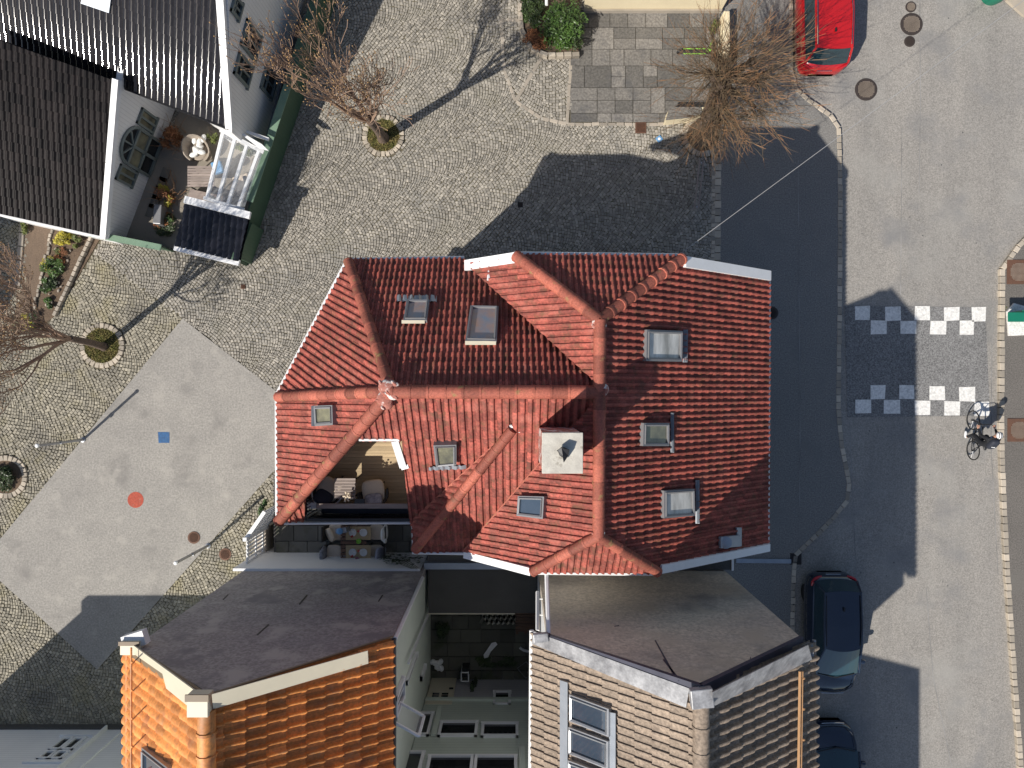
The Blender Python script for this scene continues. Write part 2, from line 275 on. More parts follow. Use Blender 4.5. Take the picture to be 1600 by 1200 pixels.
# ------------------------------------------------------------------ tiled roof slope
PAN = [(0,0),(.10,.62),(.24,.93),(.40,1),(.56,.90),(.72,.62),(.86,.22),(1,.0)]
ROLL = [(0,.0),(.08,.55),(.22,.95),(.38,1),(.52,.7),(.60,.25),(.68,.06),(.84,0),(1,.02)]
SUN = [(0,0),(.10,.34),(.26,.76),(.40,.97),(.50,1),(.58,.92),(.63,.12),(.69,0),(1,0)]
NARROW = [(0,0),(.26,.04),(.38,.32),(.50,.82),(.58,1),(.66,.95),(.71,.12),(.76,0),(1,0)]
FLATT = [(0,.55),(.06,.95),(.16,1),(.28,.75),(.40,.38),(.58,.18),(.8,.2),(1,.3)]
def tiles(name, polypx, pl, pitch, course, amp, step, mt, parent, prof=PAN, flip=False, jit=.006, lift=0.0, seed=1, orig=None):
    rg = np.random.default_rng(seed); n = pl.n
    d = V((0,0,-1)) - n * n.dot(V((0,0,-1))); d.normalize(); u = n.cross(d); u.normalize()
    if flip: u = -u
    P = [pl.at(x, y, lift) for x, y in polypx]; o = min(P, key=lambda p: p.z) if orig is None else pl.at(*orig, lift)
    a = [(p - o).dot(u) for p in P]; b = [(p - o).dot(d) for p in P]
    na0, na1 = math.floor(min(a) / pitch) - 1, math.ceil(max(a) / pitch) + 1
    nb0, nb1 = math.floor(min(b) / course) - 1, math.ceil(max(b) / course) + 1
    T = np.array(prof); K = len(T); cols = np.arange(na0, na1); rows = np.arange(nb0, nb1)
    CC, RR = np.meshgrid(cols, rows); CC = CC.ravel(); RR = RR.ravel(); nt = len(CC)
    jz = rg.uniform(-jit, jit, nt); ja = rg.uniform(-jit, jit, nt) * .6; tint = rg.random(nt); jb = rg.uniform(-jit, jit, nt)
    A = (CC[:, None] + T[None, :, 0]) * pitch + ja[:, None]; Z = T[None, :, 1] * amp + jz[:, None]
    def pts(bv, z): return (np.array(o)[None, None] + A[..., None] * np.array(u) + (bv[:, None, None] + 0 * A[..., None]) * np.array(d) + z[..., None] * np.array(n))
    top = pts(RR * course - .02, Z); bot = pts((RR + 1) * course + jb, Z + step); ris = pts((RR + 1) * course + jb, Z - .012)
    verts = np.stack([top, bot, ris], 1).reshape(-1, 3)
    base = (np.arange(nt) * 3 * K)[:, None]; k = np.arange(K - 1)[None]
    q1 = np.stack([base + k, base + k + 1, base + K + k + 1, base + K + k], -1).reshape(-1, 4)
    q2 = np.stack([base + K + k, base + K + k + 1, base + 2*K + k + 1, base + 2*K + k], -1).reshape(-1, 4)
    # sides of each tile, closing the step between neighbours
    s1 = np.stack([base[:, 0], base[:, 0] + K, base[:, 0] + 2*K], -1)
    faces = np.concatenate([q1, q2]); ft = np.concatenate([np.repeat(tint, K - 1)] * 2)
    me = bpy.data.meshes.new(name)
    me.from_pydata(verts.tolist(), [], faces.tolist())
    at = me.attributes.new('tint', 'FLOAT', 'FACE'); at.data.foreach_set('value', ft)
    bm = bmesh.new(); bm.from_mesh(me)
    m = len(P); cen = sum(P, V((0,0,0))) / m
    for i in range(m):
        e = P[(i + 1) % m] - P[i]
        if e.length < 1e-4: continue
        pn = e.cross(n).normalized()
        if (cen - P[i]).dot(pn) > 0: pn = -pn
        bmesh.ops.bisect_plane(bm, geom=bm.verts[:] + bm.edges[:] + bm.faces[:], plane_co=P[i], plane_no=pn, clear_outer=True, dist=1e-5)
    lay = bm.faces.layers.float['tint']
    for off in (-.015, -.10):
        vs = [bm.verts.new(p + n * off) for p in P]
        try: bm.faces.new(vs)[lay] = .2
        except ValueError: pass
    b0 = BASE[parent.name]
    for v in bm.verts: v.co -= b0
    bm.normal_update()
    for f in bm.faces:
        if f.normal.dot(n) < -.2: f.normal_flip()
    bm.to_mesh(me); bm.free()
    o_ = link(name, me, mt, parent, b0)
    me.polygons.foreach_set('use_smooth', [True] * len(me.polygons))
    me.set_sharp_from_angle(angle=R(38)); return o_
def ridge(parent, a, b, r=.13, seg=.38, mt=None, name='ridge_cap', up=.02, flare=1.08, n=10):
    a, b = V(a), V(b); L_ = (b - a).length; d = (b - a).normalized(); mb = MB(); k = max(1, round(L_ / seg)); s = L_ / k
    for i in range(k):
        p = a + d * (s * i) + V((0,0,up)); q = a + d * (s * (i + 1) + .03) + V((0,0,up + .006))
        mb.tube([p, p + d * .05, p + d * .055, q], [r * flare, r * flare, r * 1.02, r], n, tint=random.random())
    return mb.build(name, mt or M['redridge'], parent, smooth=True)
def skylight(parent, quad, pl, pane, lift=.17, border=.17, apron=None, frame='greyframe', wav='greyzinc', name='skylight'):
    # quad: outer frame corners in the photo (TL,TR,BR,BL), lying on the roof plane
    P = [pl.at(x, y, lift) for x, y in quad]; n = pl.n; c = sum(P, V((0,0,0))) / 4
    mb = MB(); I = []
    for i in range(4):
        j, h = (i + 1) % 4, (i - 1) % 4
        wj = (P[j] - P[i]).normalized() ; wh = (P[h] - P[i]).normalized()
        I.append(P[i] + (wj + wh) * border * .62)
    J = [p - n * .03 for p in I]; K = [p - n * (lift + .03) for p in P]
    O2 = [P[i] + n * .018 for i in range(4)]; I2 = [I[i] + n * .018 for i in range(4)]
    mid = [(P[i] * .45 + I[i] * .55) for i in range(4)]; mid2 = [m_ + n * .035 for m_ in mid]
    for i in range(4):
        j = (i + 1) % 4
        for A_, B_ in ((K, P), (P, mid), (mid, mid2), (mid2, I2), (I2, J)): mb.poly([A_[i], A_[j], B_[j], B_[i]])
    fr = mb.build(name, M[frame], parent)
    MB().poly([p + n * .008 for p in J]).build('pane', M[pane], fr)
    if apron:                                 # corrugated zinc flashing along one or more sides
        mb = MB()
        for quad2 in apron:
            q = [pl.at(x, y, .08) for x, y in quad2]; k = 16
            up_ = [q[0].lerp(q[1], i / k) + n * (.025 * math.sin(i * 2.3)) for i in range(k + 1)]
            dn_ = [q[3].lerp(q[2], i / k) + n * (.025 * math.sin(i * 2.3)) for i in range(k + 1)]
            for i in range(k): mb.poly([up_[i], up_[i+1], dn_[i+1], dn_[i]], random.random())
        mb.build('apron', M[wav], fr)
    return fr
def line(parent, pts, r, mt, name, n=6): return MB().tube(pts, r, n).build(name, mt, parent, smooth=True)

# ------------------------------------------------------------------ the red-roofed house
house = thing('red_roofed_house', 'large house in the middle with a hipped red clay tile roof and square white chimney', 'house', W(800, 600, 0))
hE = Plane(W(937,500,10), W(935,836,10), W(1200,640,6.3))
hW = Plane(W(937,500,10), W(935,836,10), W(730,410,7.74))
hN = Plane(W(937,500,10), W(805,399,8.62), W(1066,402,8.55))
hS = Plane(W(935,836,10), W(1028,895,8.92), W(832,893,8.95))
wN = Plane(W(545,407,6.9), W(724,406,6.9), W(780,612,9.95))
wNW = Plane(W(545,407,6.9), W(434,617,6.9), W(612,612,9.92))
wSW = Plane(W(434,617,6.9), W(436,815,6.9), W(612,612,9.92))
wS = Plane(W(436,815,6.9), W(640,815,6.9), W(780,612,9.95))
bS = Plane(W(942,613,9.95), W(800,613,9.95), W(690,862,7.0))
Tp = bS.at(800,672)
bW = Plane(Tp, bS.at(648,860), wS.at(643,816))
rp = dict(prof=SUN, amp=.042, step=.03, mt=M['red'], parent=house)
PI_, CO = .152, .29
tiles('roof_slope', [(937,500),(1066,403),(1200,430),(1198,857),(1028,894),(935,837)], hE, PI_, CO, seed=1, **{**rp, 'amp': .062, 'step': .045})
tiles('roof_slope', [(937,500),(943,608),(724,407),(730,412),(805,400)][0:1] + [(943,608),(724,408),(805,399)], hW, PI_, CO, seed=2, flip=True, **rp)
tiles('roof_slope', [(942,613),(935,838),(832,893),(725,862)], hW, PI_, CO, seed=3, flip=True, **rp)
tiles('roof_slope', [(937,501),(805,399),(1066,402)], hN, .14, CO, seed=4, flip=True, **{**rp, 'amp': .055, 'step': .046})
tiles('roof_slope', [(935,837),(1028,894),(832,893)], hS, .15, CO, seed=5, **rp)
tiles('roof_slope', [(545,407),(724,406),(943,608),(612,612)], wN, .138, CO, seed=6, flip=True, **{**rp, 'amp': .055, 'step': .046})
tiles('roof_slope', [(545,407),(612,612),(434,617)], wNW, .16, CO, seed=7, flip=True, **rp)
tiles('roof_slope', [(434,617),(612,612),(436,815)], wSW, .16, CO, seed=8, flip=True, **rp)
S_ = dict(rp, orig=(640,815))
tiles('roof_slope', [(612,612),(801,612),(800,672),(781,688),(546,688)], wS, .17, CO, seed=10, **S_)
tiles('roof_slope', [(628,688),(781,688),(643,816),(640,812)], wS, .17, CO, seed=11, **S_)
tiles('roof_slope', [(436,815),(478,768),(476,813)], wS, .17, CO, seed=12, **S_)
S_['orig'] = (690,862)
tiles('roof_slope', [(942,614),(725,862),(648,861),(800,672)], bS, .17, CO, seed=13, **S_)
tiles('roof_slope', [(942,614),(800,672),(800,613)], bS, .17, CO, seed=9, **S_)
tiles('roof_slope', [(800,672),(648,861),(643,816)], bW, .17, CO, seed=14, **S_)
# ridges and hips
rd = lambda a, b, r=.135, **k: ridge(house, a, b, r, **k)
R1 = W(612,612,9.97); R2 = W(942,613,10.0); R3 = W(937,500,10.02); R4 = W(935,837,10.02)
rd(W(545,409,6.98), R1); rd(W(435,620,6.98), R1); rd(W(436,814,6.98), R1, .15); rd(R1, R2, .15); rd(R3, R4)
rd(W(806,400,8.68), R3, .14); rd(W(1066,404,8.62), R3, .125, flare=1.2); rd(W(1028,894,9.0), R4, .12); rd(W(832,893,9.02), R4, .12)
rd(bS.at(649,859), Tp, .12)
# valleys (red-painted troughs)
def valley(a, b, w=.16):
    mb = MB(); mb.beam(V(a) + V((0,0,.07)), V(b) + V((0,0,.07)), w, .03, tint=.7); mb.build('valley_gutter', M['redridge'], house)
valley(wS.at(643,817), wS.at(800,673) + V((0,0,.05)), .13); valley(bS.at(727,861) + V((0,0,.04)), bS.at(905,657) + V((0,0,.04)), .15)
# mortar lumps where ridges meet
mb = MB()
for (x, y, h, r) in ((606,606,10.08,.2),(600,622,10.02,.17),(604,630,9.95,.13),(612,614,10.1,.16),(937,505,10.1,.15),(935,834,10.1,.14),(941,610,10.12,.15)):
    c = W(x, y, h)
    mb.ell(c - V((0,0,.07)), (r*1.15, r*.95, .10), 14, 8, rz=random.random()*6)
    for k in range(7): mb.ell(c + V((random.uniform(-r,r)*.9, random.uniform(-r,r)*.8, random.uniform(-.05,-.02))), (r*random.uniform(.25,.6), r*random.uniform(.15,.4), .05), 7, 5, rz=random.random()*6)
mb.build('mortar_bedding', M['mortar'], house, smooth=True)
mb = MB()
for (x0,y0,x1,y1) in ((796,668,806,664),(806,664,811,674),(811,674,803,680)):
    for k in range(6):
        t = k / 5; mb.ell(wS.at(x0+(x1-x0)*t, y0+(y1-y0)*t, .1), (.06,.04,.04), 6, 4, rz=random.random()*6)
mb.build('mortar_bedding', M['sheep'], house, smooth=True)
# gutters, verges and fascias
wh = M['white']
E = lambda *p: [W(*q) for q in p]
line(house, E((1201,430,6.25),(1199,858,6.25)), .055, wh, 'gutter')
line(house, E((543,406,6.85),(725,403,6.85)), .055, wh, 'gutter')
line(house, E((543,405,6.85),(432,617,6.85),(433,816,6.85)), .05, wh, 'gutter')
line(house, E((803,396,8.55),(1068,399,8.5),(1068,404,8.5)), .05, wh, 'gutter')
line(house, E((830,895,8.85),(1028,897,8.85)), .045, wh, 'gutter')
line(house, E((434,818,6.82),(640,817,6.85),(645,817,6.85),(645,864,6.95),(724,865,7.1)), .04, wh, 'gutter')
def verge(a, b, w=.2, h=.2): MB().beam(a, b, w, h).build('verge_board', wh, house)
verge(W(1069,409,8.5), W(1202,431,6.4), .26, .12); verge(W(728,415,7.72), W(806,403,8.66), .26, .12)
verge(W(727,866,7.66), W(831,893,9.0), .18, .14); verge(W(1031,889,8.95), W(1200,855,6.42), .2, .14)
line(house, E((803,402,8.7),(766,404,8.15),(765,412,8.05),(764,438,8.2)), .05, wh, 'downpipe')
line(house, E((1062,876,8.4),(1061,888,7.9),(1052,893,7.6),(1038,893,7.5)), .045, M['steel'], 'downpipe')
# walls
g = lambda x, y, z: V((x * G, -y * G, z))
def gprism(pts, z0, z1): return MB().prism([g(x, y, z0) for x, y in pts], (0, 0, z1 - z0))
mb = MB(); prof = [(284,0),(284,6.2),(170,8.0),(6,7.9),(-34,6.9),(-34,0)]
mb.prism([g(x, -116, z) for x, z in prof], g(0, 296, 0)); mb.build('wall', M['whiteboard'], house)
gprism([(-176,-124),(-44,-124),(-44,140),(-248,140),(-250,8)], 0, 5.4).build('wall', M['whiteboard'], house)
mb = MB()
for a, b in (((-46,-124),(-176,-124)),((-176,-124),(-250,8)),((-250,8),(-248,140)),((-248,140),(-222,140))):
    mb.beam(g(*a, 6.0), g(*b, 6.0), .16, 1.2)
mb.build('wall', M['whiteboard'], house)
gprism([(-98,136),(-44,136),(-44,176),(-98,176)], 0, 6.7).build('wall', M['whiteboard'], house)
def wallwin(parent, c, w, h, ax, frame=None, pane='glassdark', bars=1, depth=.09):
    # window on a vertical wall; ax = outward normal
    n = V(ax).normalized(); s = n.cross(V((0,0,1))); c = V(c); mb = MB(); t = .08
    for dx, dz, ww, hh in ((-w/2,0,t,h+t),(w/2,0,t,h+t),(0,h/2,w+t,t),(0,-h/2,w+t*1.6,t)):
        mb.beam(c + s*(dx-ww/2) + V((0,0,dz)) + n*.02, c + s*(dx+ww/2) + V((0,0,dz)) + n*.02, depth + (.012 if ww > t*1.01 else 0), hh)
    for k in range(bars):
        x = -w/2 + w*(k+1)/(bars+1); mb.beam(c + s*(x-.02) + n*.0, c + s*(x+.02) + n*.0, depth*.7, h)
    f = mb.build('window', frame or wh, parent)
    MB().poly([c + s*a + V((0,0,b)) + n*.012 for a, b in ((-w/2,-h/2),(w/2,-h/2),(w/2,h/2),(-w/2,h/2))]).build('pane', M[pane], f); return f
for y in (-60, 20, 100):
    for z in (1.6, 4.3): wallwin(house, g(284, y, z), 1.1, 1.3, (1,0,0))
for x in (30, 130, 230):
    for z in (1.6, 4.3): wallwin(house, g(x, -116, z), 1.0, 1.3, (0,1,0))
for x in (-140, -90):
    for z in (1.6, 4.1): wallwin(house, g(x, -124, z), 1.0, 1.2, (0,1,0))
# skylights
skylight(house, [(635,468),(671,468),(667,500),(630,500)], wN, 'blindred', apron=[[(620,461),(682,461),(682,471),(620,471)]], border=.12)
MB().beam(wN.at(628,503,.1), wN.at(664,503,.1), .08, .1).build('sill', M['creamtin'], house)
skylight(house, [(735,477),(779,478),(776,533),(727,532)], wN, 'blindred', border=.12)
MB().beam(wN.at(727,536,.1), wN.at(775,536,.1), .09, .1).build('sill', M['creamtin'], house)
skylight(house, [(1011,515),(1067,517),(1066,565),(1010,564)], hE, 'blind', apron=[[(1068,515),(1075,515),(1074,566),(1067,566)]], border=.13)
skylight(house, [(1006,661),(1046,661),(1046,697),(1005,697)], hE, 'blindgrn', apron=[[(1048,645),(1053,645),(1053,707),(1048,707)]], border=.12)
skylight(house, [(1038,767),(1085,764),(1086,806),(1038,810)], hE, 'blind', apron=[[(1087,750),(1093,750),(1093,818),(1087,818)]], border=.12)
skylight(house, [(490,634),(519,633),(520,664),(492,666)], wSW, 'blindgrn', apron=[[(487,634),(492,634),(492,666),(487,666)]], border=.13)
skylight(house, [(677,696),(713,695),(713,727),(681,730)], wS, 'blindgrn', apron=[[(670,730),(728,727),(728,733),(670,735)]], border=.12)
skylight(house, [(809,775),(850,776),(848,811),(807,806)], hW, 'glassblue', border=.12)
# roof vent on the east slope
vent = MB().prism([hE.at(x, y, .05) for x, y in ((1122,838),(1153,835),(1153,853),(1122,856))], hE.n * .1).build('roof_vent', M['greyzinc'], house, bevel=.02)
MB().lathe(hE.at(1133,847,.14), [(.16,0),(.16,.06),(.09,.09)], 18).build('vent_cowl', M['greyzinc'], vent, smooth=True)
MB().prism([hE.at(x, y, .06) for x, y in ((1149,824),(1157,824),(1157,853),(1152,853))], hE.n * .04).build('apron', M['greyzinc'], vent)
# chimney
cx0, cx1, cy0, cy1 = 47*.54*G, 111*.54*G, 76*.54*G, 140*.54*G
ch = MB().box(((cx0+cx1)/2, -(cy0+cy1)/2, 9.9), (cx1-cx0-.04, cy1-cy0-.04, 3.0)).build('chimney', M['mortar'], house)
MB().box(((cx0+cx1)/2, -(cy0+cy1)/2, 11.44), (cx1-cx0, cy1-cy0, .12)).build('chimney_cap', M['chimtop'], ch, bevel=.01)
c = W(880, 706, 11.5); mb = MB()
mb.lathe(c, [(.10,0),(.10,.12),(.06,.14)], 10); mb.prism([c + V(p) for p in ((-.14,.04,.12),(-.05,.10,.17),(.11,.06,.16),(.09,-.06,.12),(.0,-.2,.1),(-.03,-.06,.15))], (0,0,.05))
mb.build('chimney_cowl', M['darkmetal'], ch, bevel=.01)
mb = MB()
for k in range(80):
    t = random.random(); s = random.choice('nwe')
    px, py = {'n': (846+62*t, 663+random.uniform(-4,5)), 'w': (843+random.uniform(-3,3), 664+60*t), 'e': (911+random.uniform(-2,2), 664+75*t)}[s]
    mb.ell(wS.at(px, py, .05), (.05*random.uniform(.5,1.4), .03, .035), 6, 4, rz=random.random()*6)
mb.build('lead_dressing', M['lead'], ch)
# roof terrace
dk = MB(); z = 5.9
for k in range(20):
    y0 = 62 + k * 4.3; dk.box((-186 * G, -(y0 + 2) * G, z), (128 * G, 4.1 * G, .04), tint=random.random())
dk.build('terrace_deck', M['deck'], house)
mb = MB()
A_ = [wS.at(546,689,-.04), wS.at(627,689,-.04)]; mb.poly([A_[0], A_[1], V((A_[1].x, A_[1].y, 5.9)), V((A_[0].x, A_[0].y, 5.9))])
B_ = [wS.at(628,689,-.04), wS.at(639,815,-.04)]; mb.poly([B_[0], B_[1], V((B_[1].x, B_[1].y, 5.9)), V((B_[0].x, B_[0].y, 5.9))])
C_ = [wS.at(536,690,-.3), wS.at(466,772,-.3)]; mb.poly([C_[0], C_[1], V((C_[1].x, C_[1].y, 5.9)), V((C_[0].x, C_[0].y, 5.9))])
mb.build('terrace_wall', M['greywood'], house)
line(house, [wS.at(561,687,.05), wS.at(624,687,.05)], .035, wh, 'trim_board')
MB().beam(wS.at(617,688,.02), wS.at(630,729,.02), .17, .1).build('trim_board', wh, house)
MB().beam(wS.at(628,731,.02), wS.at(639,728,.02), .1, .1).build('trim_board', wh, house)
# railing
zt, zb = 7.0, 5.95; yr = 212 * (1 - zt/H); x0, x1 = -322 * (1 - zt/H), -160 * (1 - zt/H)
rl = MB(); rl.beam(g(x0,yr,zt), g(x1,yr,zt), .07, .05); rl.beam(g(x0,yr-20,zt), g(x0,yr,zt), .05, .05)
rl.beam(g(x0,yr,6.5), g(x1,yr,6.5), .04, .04)
n = 60
for k in range(n + 1):
    x = x0 + (x1 - x0) * k / n; rl.beam(g(x,yr,zb), g(x,yr,zt), .016, .016, up=(1,0,0))
for k in range(6): rl.beam(g(x0, yr-20+k*4, zb), g(x0, yr-20+k*4, zt), .02, .02, up=(1,0,0))
for k in (0, .5, 1): rl.beam(g(x0+(x1-x0)*k,yr,zb), g(x0+(x1-x0)*k,yr,zt), .05, .05, up=(1,0,0))
rail = rl.build('railing', M['darkmetal'], house)
MB().beam(g(x0+6,yr+1.5,6.42), g(x1,yr+1.5,6.42), .03, .95).build('rail_screen', M['navy'], rail)
MB().beam(g(x0+8,146.5,6.2), g(x1,146.5,6.2), .26, .04).build('planter_shelf', M['navy'], rail)
MB().beam(g(x0+8,139.5,6.7), g(x1,139.5,6.7), .13, .05).build('terrace_ledge', M['greywood'], house)
# unseen lantern under the north-west eave, added for the shadow blob on the setts
ln = thing('unseen_wall_lantern', 'black wall lantern on a curled bracket under the north west eave', 'lantern', g(-214,-52,4.3))
p = g(-214,-52,4.7)
MB().tube([p + V((.05,0,.3)), p + V((-.2,.05,.42)), p + V((-.5,.1,.38)), p + V((-.75,.15,.25)), p + V((-.78,.15,.1))], .03, 6).build('bracket', M['darkmetal'], ln)
MB().lathe(p + V((-.78,.15,-.55)), [(.09,0),(.16,.1),(.24,.5),(.27,.52),(.1,.66),(.04,.72)], 8).build('lantern_housing', M['darkmetal'], ln)
# terrace furniture
def lounge_chair(px, py, rz, label, pillow):
    o = W(px, py, 5.92); t = thing('lounge_chair', label, 'chair', o, 'lounge chairs on the roof terrace'); m_ = Matrix.Rotation(rz, 3, 'Z')
    q = lambda x, y, z: o + m_ @ V((x, y, z))
    mb = MB(); ring = []
    for lvl, (r, z_) in enumerate(((.34,.0),(.36,.30),(.42,.72),(.38,.72),(.32,.32))):
        ring.append([q(r*math.cos(a), r*math.sin(a)*.95, z_ if lvl not in (2,3) else z_ - .22*abs(math.cos(a))) for a in [R(-8 - 0) + R(196)*k/14 for k in range(15)]])
    for i in range(4):
        for k in range(14): mb.poly([ring[i][k], ring[i][k+1], ring[i+1][k+1], ring[i+1][k]])
    mb.build('shell', M['wicker'], t, smooth=True)
    line(t, ring[2], .022, M['sheep'] if pillow == 'navyfab' else M['wicker'], 'rim')
    mb = MB(); mb.ell(q(0,-.02,.36), (.31,.33,.09), 20, 10, rz=rz, pw=.5); mb.build('seat_cushion', M['creamc'], t, smooth=True)
    mb = MB(); mb.ell(q(0,.2,.55), (.25,.08,.22), 16, 10, rz=rz, pw=.6, tilt=R(-50)); mb.build('pillow', M[pillow], t, smooth=True)
    mb = MB()
    for a, b in ((-.25,-.2),(.25,-.2),(-.2,.22),(.2,.22)): mb.tube([q(a,b,0), q(a,b,.28)], .02, 6)
    mb.build('legs', M['wicker'], t)
lounge_chair(519, 763, R(150), 'black rimmed terrace lounge chair beside the west railing with a navy cushion', 'navyfab')
lounge_chair(588, 766, R(188), 'terrace lounge chair right of the slatted table with a zigzag patterned cushion', 'greyfab')
def slat_table(o, w, l, h, n_, m_, label, cat='table', name='slatted_table', group=None, legs=True):
    t = thing(name, label, cat, o, group); mb = MB()
    for k in range(n_): mb.box(o + V((0, -l/2 + l*(k+.5)/n_, h)), (w, l/n_*.78, .025), tint=random.random())
    mb.build('tabletop', M[m_], t); mb = MB()
    for sx in (-1, 1): mb.beam(o + V((sx*(w/2-.05), -l/2, h-.04)), o + V((sx*(w/2-.05), l/2, h-.04)), .03, .05)
    mb.build('frame', M['darkmetal'], t)
    for a, b in ((-1,-1),(1,-1),(1,1),(-1,1)): MB().beam(o + V((a*(w/2-.05), b*(l/2-.05), 0)), o + V((a*(w/2-.05), b*(l/2-.05), h-.03)), .035, .035, up=(1,0,0)).build('leg', M['darkmetal'], t)
    return t
slat_table(W(549, 757, 5.92), .56, .56, .72, 7, 'greywood', 'small slatted wooden table between the terrace lounge chairs')
fv = thing('flower_vase', 'small vase of pale yellow flowers on the terrace slatted table', 'vase', W(545, 776, 6.66))
MB().lathe(W(545,776,6.66), [(.05,0),(.06,.08),(.035,.16),(.045,.18)], 12).build('vase', M['china'], fv, smooth=True)
mb = MB()
for k in range(26): mb.ell(W(545,776,6.9) + V((random.gauss(0,.07), random.gauss(0,.06), random.gauss(0,.05))), (.03,.03,.02), 6, 4, tint=random.random())
mb.build('flowers', M['creamc'], fv)
tr = MB().box(W(562,783,6.69), (.26,.12,.05)).build('tray', M['plastic']); tag(tr, 'small black tray at the corner of the terrace slatted table', 'tray')
# ------------------------------------------------------------------ orange-roofed house (south-west)
oh = thing('orange_roofed_house', 'tall house with a bright orange pantile roof and dark grey gable wall', 'house', g(-240, 330, 0))
YO, zc = 252, 1.4
apx = WY(325,1088,YO); lE = WY(212,1010,YO); rE = WY(614,996,YO)
oW = Plane(apx, lE, apx + V((0,-1,0))); oE = Plane(apx, W(614,996,9.75), apx + V((0,-1,0)))
xl, xr, YS = lE.x, -120*G, -560*G
gy = -YO*G
def house_body(parent, x0, x1, yN, yS, zl, zr, ax, az, z0, mt, gmat):
    # closed body: side walls, rear gable and the front gable wall a few mm proud
    pr = [V((x0,yS,z0)), V((x1,yS,z0)), V((x1,yS,zr)), V((ax,yS,az)), V((x0,yS,zl))]
    MB().prism(pr, (0, yN - .03 - yS, 0)).build('wall', mt, parent)
    pf = [V((x0-.02,yN,z0)), V((x1+.02,yN,z0)), V((x1+.02,yN,zr+.02)), V((ax,yN,az+.02)), V((x0-.02,yN,zl+.02))]
    MB().prism(pf, (0,-.28,0)).build('gable_wall', gmat, parent)
house_body(oh, xl, xr, gy, YS, lE.z, 9.7, apx.x, apx.z - .12, 0, M['greenwall'], M['felt'])
OP = dict(amp=.06, step=.035, mt=M['orange'], parent=oh)
tiles('roof_slope', [(196,1004),(326,1093),(326,1685),(196,1510)], oW, .235, .40, seed=21, flip=True, **OP)
tiles('roof_slope', [(324,1092),(613,999),(613,1515),(324,1685)], oE, .225, .40, seed=22, prof=NARROW, **{**OP, 'amp': .10, 'step': .055})
rr = apx + V((0,-.25,.03)); ridge(oh, V((rr.x, YS+.1, rr.z)), rr, .17, .42, M['orange'], flare=1.14)
def strip(parent, pl, q, mt, name, lift=.12, th=.05): return MB().prism([pl.at(x, y, lift) for x, y in q], pl.n * th).build(name, mt, parent)
strip(oh, oW, [(208,1006),(313,1083),(300,1106),(262,1075),(256,1052),(204,1016)], M['creamtin'], 'flashing', .10, .03)
MB().prism([oE.at(332,1084,.34), oE.at(575,1016,.34), oE.at(576,1036,.11), oE.at(334,1107,.11)], V((0,0,.03))).build('flashing', M['creamtin'], oh)
cp = MB(); up = V((0,0,.08)); yo = V((0,-.08,0))
cp.beam(lE + up*.5 + yo + V((-.05,0,0)), apx + up*.5 + yo, .26, .06); cp.beam(apx + up*.5 + yo, rE + up*.5 + yo, .26, .06)
cp.build('coping', M['tan'], oh)
for (x, y, h, sx, sy, sz) in ((313,1099,apx.z+.12,.40,.42,.25),(207,1010,lE.z+.1,.42,.30,.26),(573,1026,rE.z+.85,.34,.26,.2)):
    p = W(x, y, h); bx = MB().box(p, (sx, sy, sz), tint=.6).build('end_block', M['creamtin'], oh, bevel=.015)
    MB().box(p + V((0,sy*.38,sz/2+.012)), (sx+.04, sy*.3, .03)).build('cap_sheet', M['tan'], bx)
MB().box(W(212, 999, lE.z+.05), (.5,.32,.2), .3).build('cornice_return', M['white'], oh)
line(oh, [oW.at(199,1014,.03), oW.at(199,1508,.03)], .05, M['orange'], 'gutter')
mb = MB(); mb.tube([oW.at(205,1012,.28), oW.at(205,1250,.28)], .025, 6)
for k in range(6): mb.beam(oW.at(203,1040+k*44,.1), oW.at(207,1034+k*44,.34), .03, .02)
mb.build('snow_rail', M['orange'], oh)
line(oh, [oE.at(615,998,-.02), oE.at(615,1512,-.02)], .06, M['navy'], 'gutter')
skylight(oh, [(221,1168),(262,1200),(262,1250),(221,1225)], oW, 'glassblue', border=.16)
line(oh, [WX(657,903,-120) + V((.06,0,0)), WX(614,996,-120) + V((.06,0,.1))], .06, wh, 'corner_board')
# east wall details (plane X=-120)
def wxquad(parent, pts, name, mt, off=.03, th=.04, xg=-120):
    return MB().prism([WX(x, y, xg) + V((off,0,0)) for x, y in pts], (th,0,0)).build(name, mt, parent)
def wxwin(parent, x0, y0, x1, y1, xg=-120, panes=2, mt='glassdark'):
    # window from (y,z) of two opposite photo corners
    a, b = WX(x0,y0,xg), WX(x1,y1,xg); c = (a + b) / 2; c.x = xg*G + .03
    return wallwin(parent, c, abs(a.y-b.y), abs(a.z-b.z), (1,0,0), pane=mt, bars=panes-1)
wxwin(oh, 648, 1022, 632, 1068, panes=1, mt='blindgrn'); wxwin(oh, 662,1040,656,1062, panes=1)
wxwin(oh, 627, 1060, 615, 1122, panes=2)
cs = MB(); a = WX(622,1128,-120); hz = .95
q0 = g(-119,335,a.z); fr_ = [q0, q0 + V((.62,-.35,0))]
for zz in (0, .95): cs.beam(fr_[0] + V((0,0,zz)), fr_[1] + V((0,0,zz)), .05, .06)
for p_ in fr_: cs.beam(p_, p_ + V((0,0,.95)), .05, .06, up=(1,0,0))
cw = cs.build('open_casement', wh, oh); MB().poly([fr_[0], fr_[1], fr_[1] + V((0,0,.95)), fr_[0] + V((0,0,.95))]).build('pane', M['poly'], cw)
tl = MB(); A0, A1 = WX(668,950,-120), WX(634,1030,-120)
for k in range(17):
    p = A0.lerp(A1, k/16) + V((.12,0,0)); tl.beam(p + V((0,0,-.28)), p + V((0,0,.28)), .05, .05, up=(1,0,0))
tl.beam(A0 + V((.1,0,.26)), A1 + V((.1,0,.26)), .04, .04); tl.beam(A0 + V((.1,0,-.26)), A1 + V((.1,0,-.26)), .04, .04)
